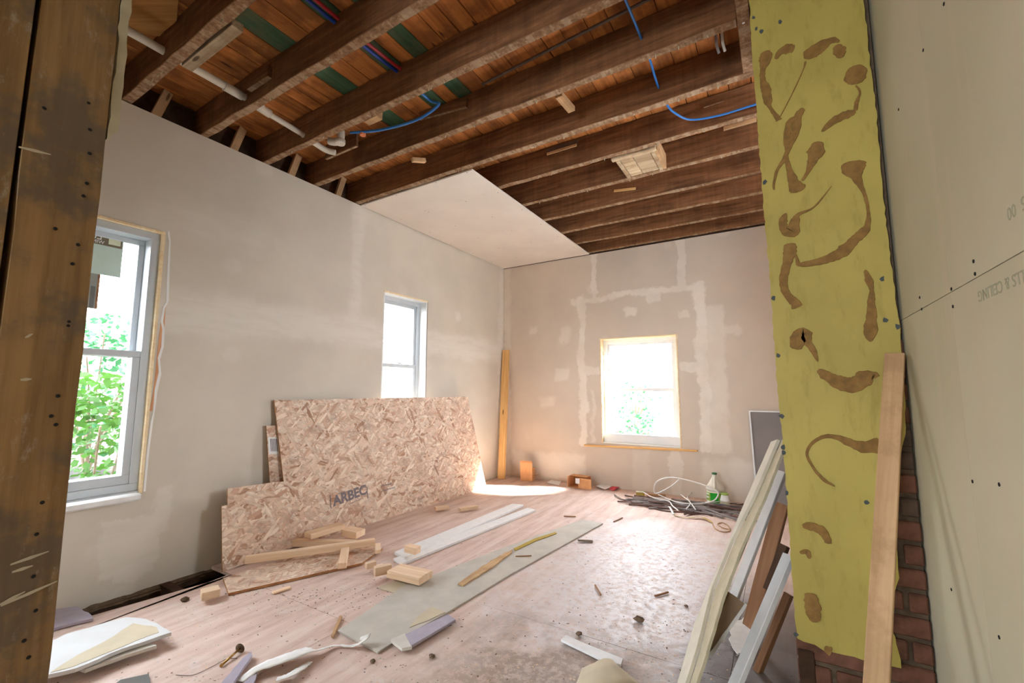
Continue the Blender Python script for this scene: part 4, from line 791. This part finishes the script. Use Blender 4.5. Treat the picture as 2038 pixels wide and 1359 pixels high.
for u, v in ((1425, 70), (1437, 66)): tag(tube('cable_stub', [Z(u, v, H+.17), Z(u+1, v+18, H+.13), Z(u+6, v+36, H+.1)], .007, M_cable if u < 1430 else M_pvc), 'grey cable stub hanging in the dark bay near the chimney' if u < 1430 else 'white cable stub hanging in the dark bay near the chimney', 'cable')
beam('wire_clip', Y(1477, 30, -2.83), Y(1480, 46, -2.83), .012, .012, M_white); tag(bpy.context.scene.objects['wire_clip'], 'small white clip at the end of the joist by the chimney', 'clip')

# ------------------------------------------------------------------ outdoors
def terrain(name, f, x0, x1, y0, y1, nx, ny):
    vs = [(x0+(x1-x0)*i/nx, y0+(y1-y0)*j/ny, f(x0+(x1-x0)*i/nx, y0+(y1-y0)*j/ny)+R.uniform(-.05, .05)) for j in range(ny+1) for i in range(nx+1)]
    fs = [(j*(nx+1)+i, j*(nx+1)+i+1, (j+1)*(nx+1)+i+1, (j+1)*(nx+1)+i) for j in range(ny) for i in range(nx)]
    return tag(raw(name, vs, fs, M_litter, smooth=True), kind='structure')
slope = lambda x, y: -.75 + max(0, max(-x-1.6, y-1.8))*.30
terrain('ground', slope, -18, -.17, -14, 14, 40, 60); terrain('ground', slope, -.17, 14, .16, 14, 40, 40)
def shrub(loc, h, w, nleaf, mat, label, grp, name='shrub'):
    rt = tag(empty(name, loc), label, 'shrub', grp); vs = []; fs = []
    for i in range(nleaf):
        a = R.uniform(0, 6.283); rr = w*math.sqrt(R.random()); zz = h*(.12+.88*R.random()**.8); rr *= math.sin(min(1, zz/h+.15)*2.6)*.7+.3
        c = V((rr*math.cos(a), rr*math.sin(a), zz)); d = V((R.gauss(0,1), R.gauss(0,1), R.gauss(-.2,.5))).normalized(); s = d.cross(V((R.gauss(0,1), R.gauss(0,1), R.gauss(0,1)))).normalized(); l = R.uniform(.06, .12); b = len(vs)
        vs += [c, c+d*l*.5+s*l*.28, c+d*l, c+d*l*.5-s*l*.28]; fs.append((b, b+1, b+2, b+3))
    o = raw('foliage', vs, fs, mat, rt, M.Translation(V(loc))); o['kind'] = 'stuff'
    for k in range(7):
        a = R.uniform(0, 6.283); tube('stem', [V(loc), V(loc)+V((.3*w*math.cos(a), .3*w*math.sin(a), h*.45)), V(loc)+V((.75*w*math.cos(a), .75*w*math.sin(a), h*R.uniform(.7,.95)))], [.018, .008], M_bark, rt, 5)
    return rt
def sh(x, y, h, w, n, m, lab_, grp=None): shrub((x, y, slope(x, y)-.03), h, w, n, m, lab_, grp)
sh(-1.95, -3.5, 1.9, .8, 1700, M_leaf, 'light green shrub close outside the near left window, right one of the pair')
sh(-3.1, -1.6, 1.55, .7, 600, M_leaf, 'light green shrub outside left, between the near and the middle window')
sh(-4.3, -2.9, 2.0, .9, 900, M_leaf2, 'darker green shrub behind the others on the left slope')
sh(-1.9, .2, .9, .5, 350, M_leaf, 'low pale shrub outside the middle window')
sh(.95, 3.0, 1.1, .4, 300, M_leaf2, 'tall blue green shrub outside the left half of the back window')
sh(1.9, 3.2, .85, .45, 380, M_leaf2, 'lower blue green shrub outside the right half of the back window')
sh(.3, 5.2, 1.0, .6, 300, M_leaf2, 'blue green shrub farther up the slope behind the back window')
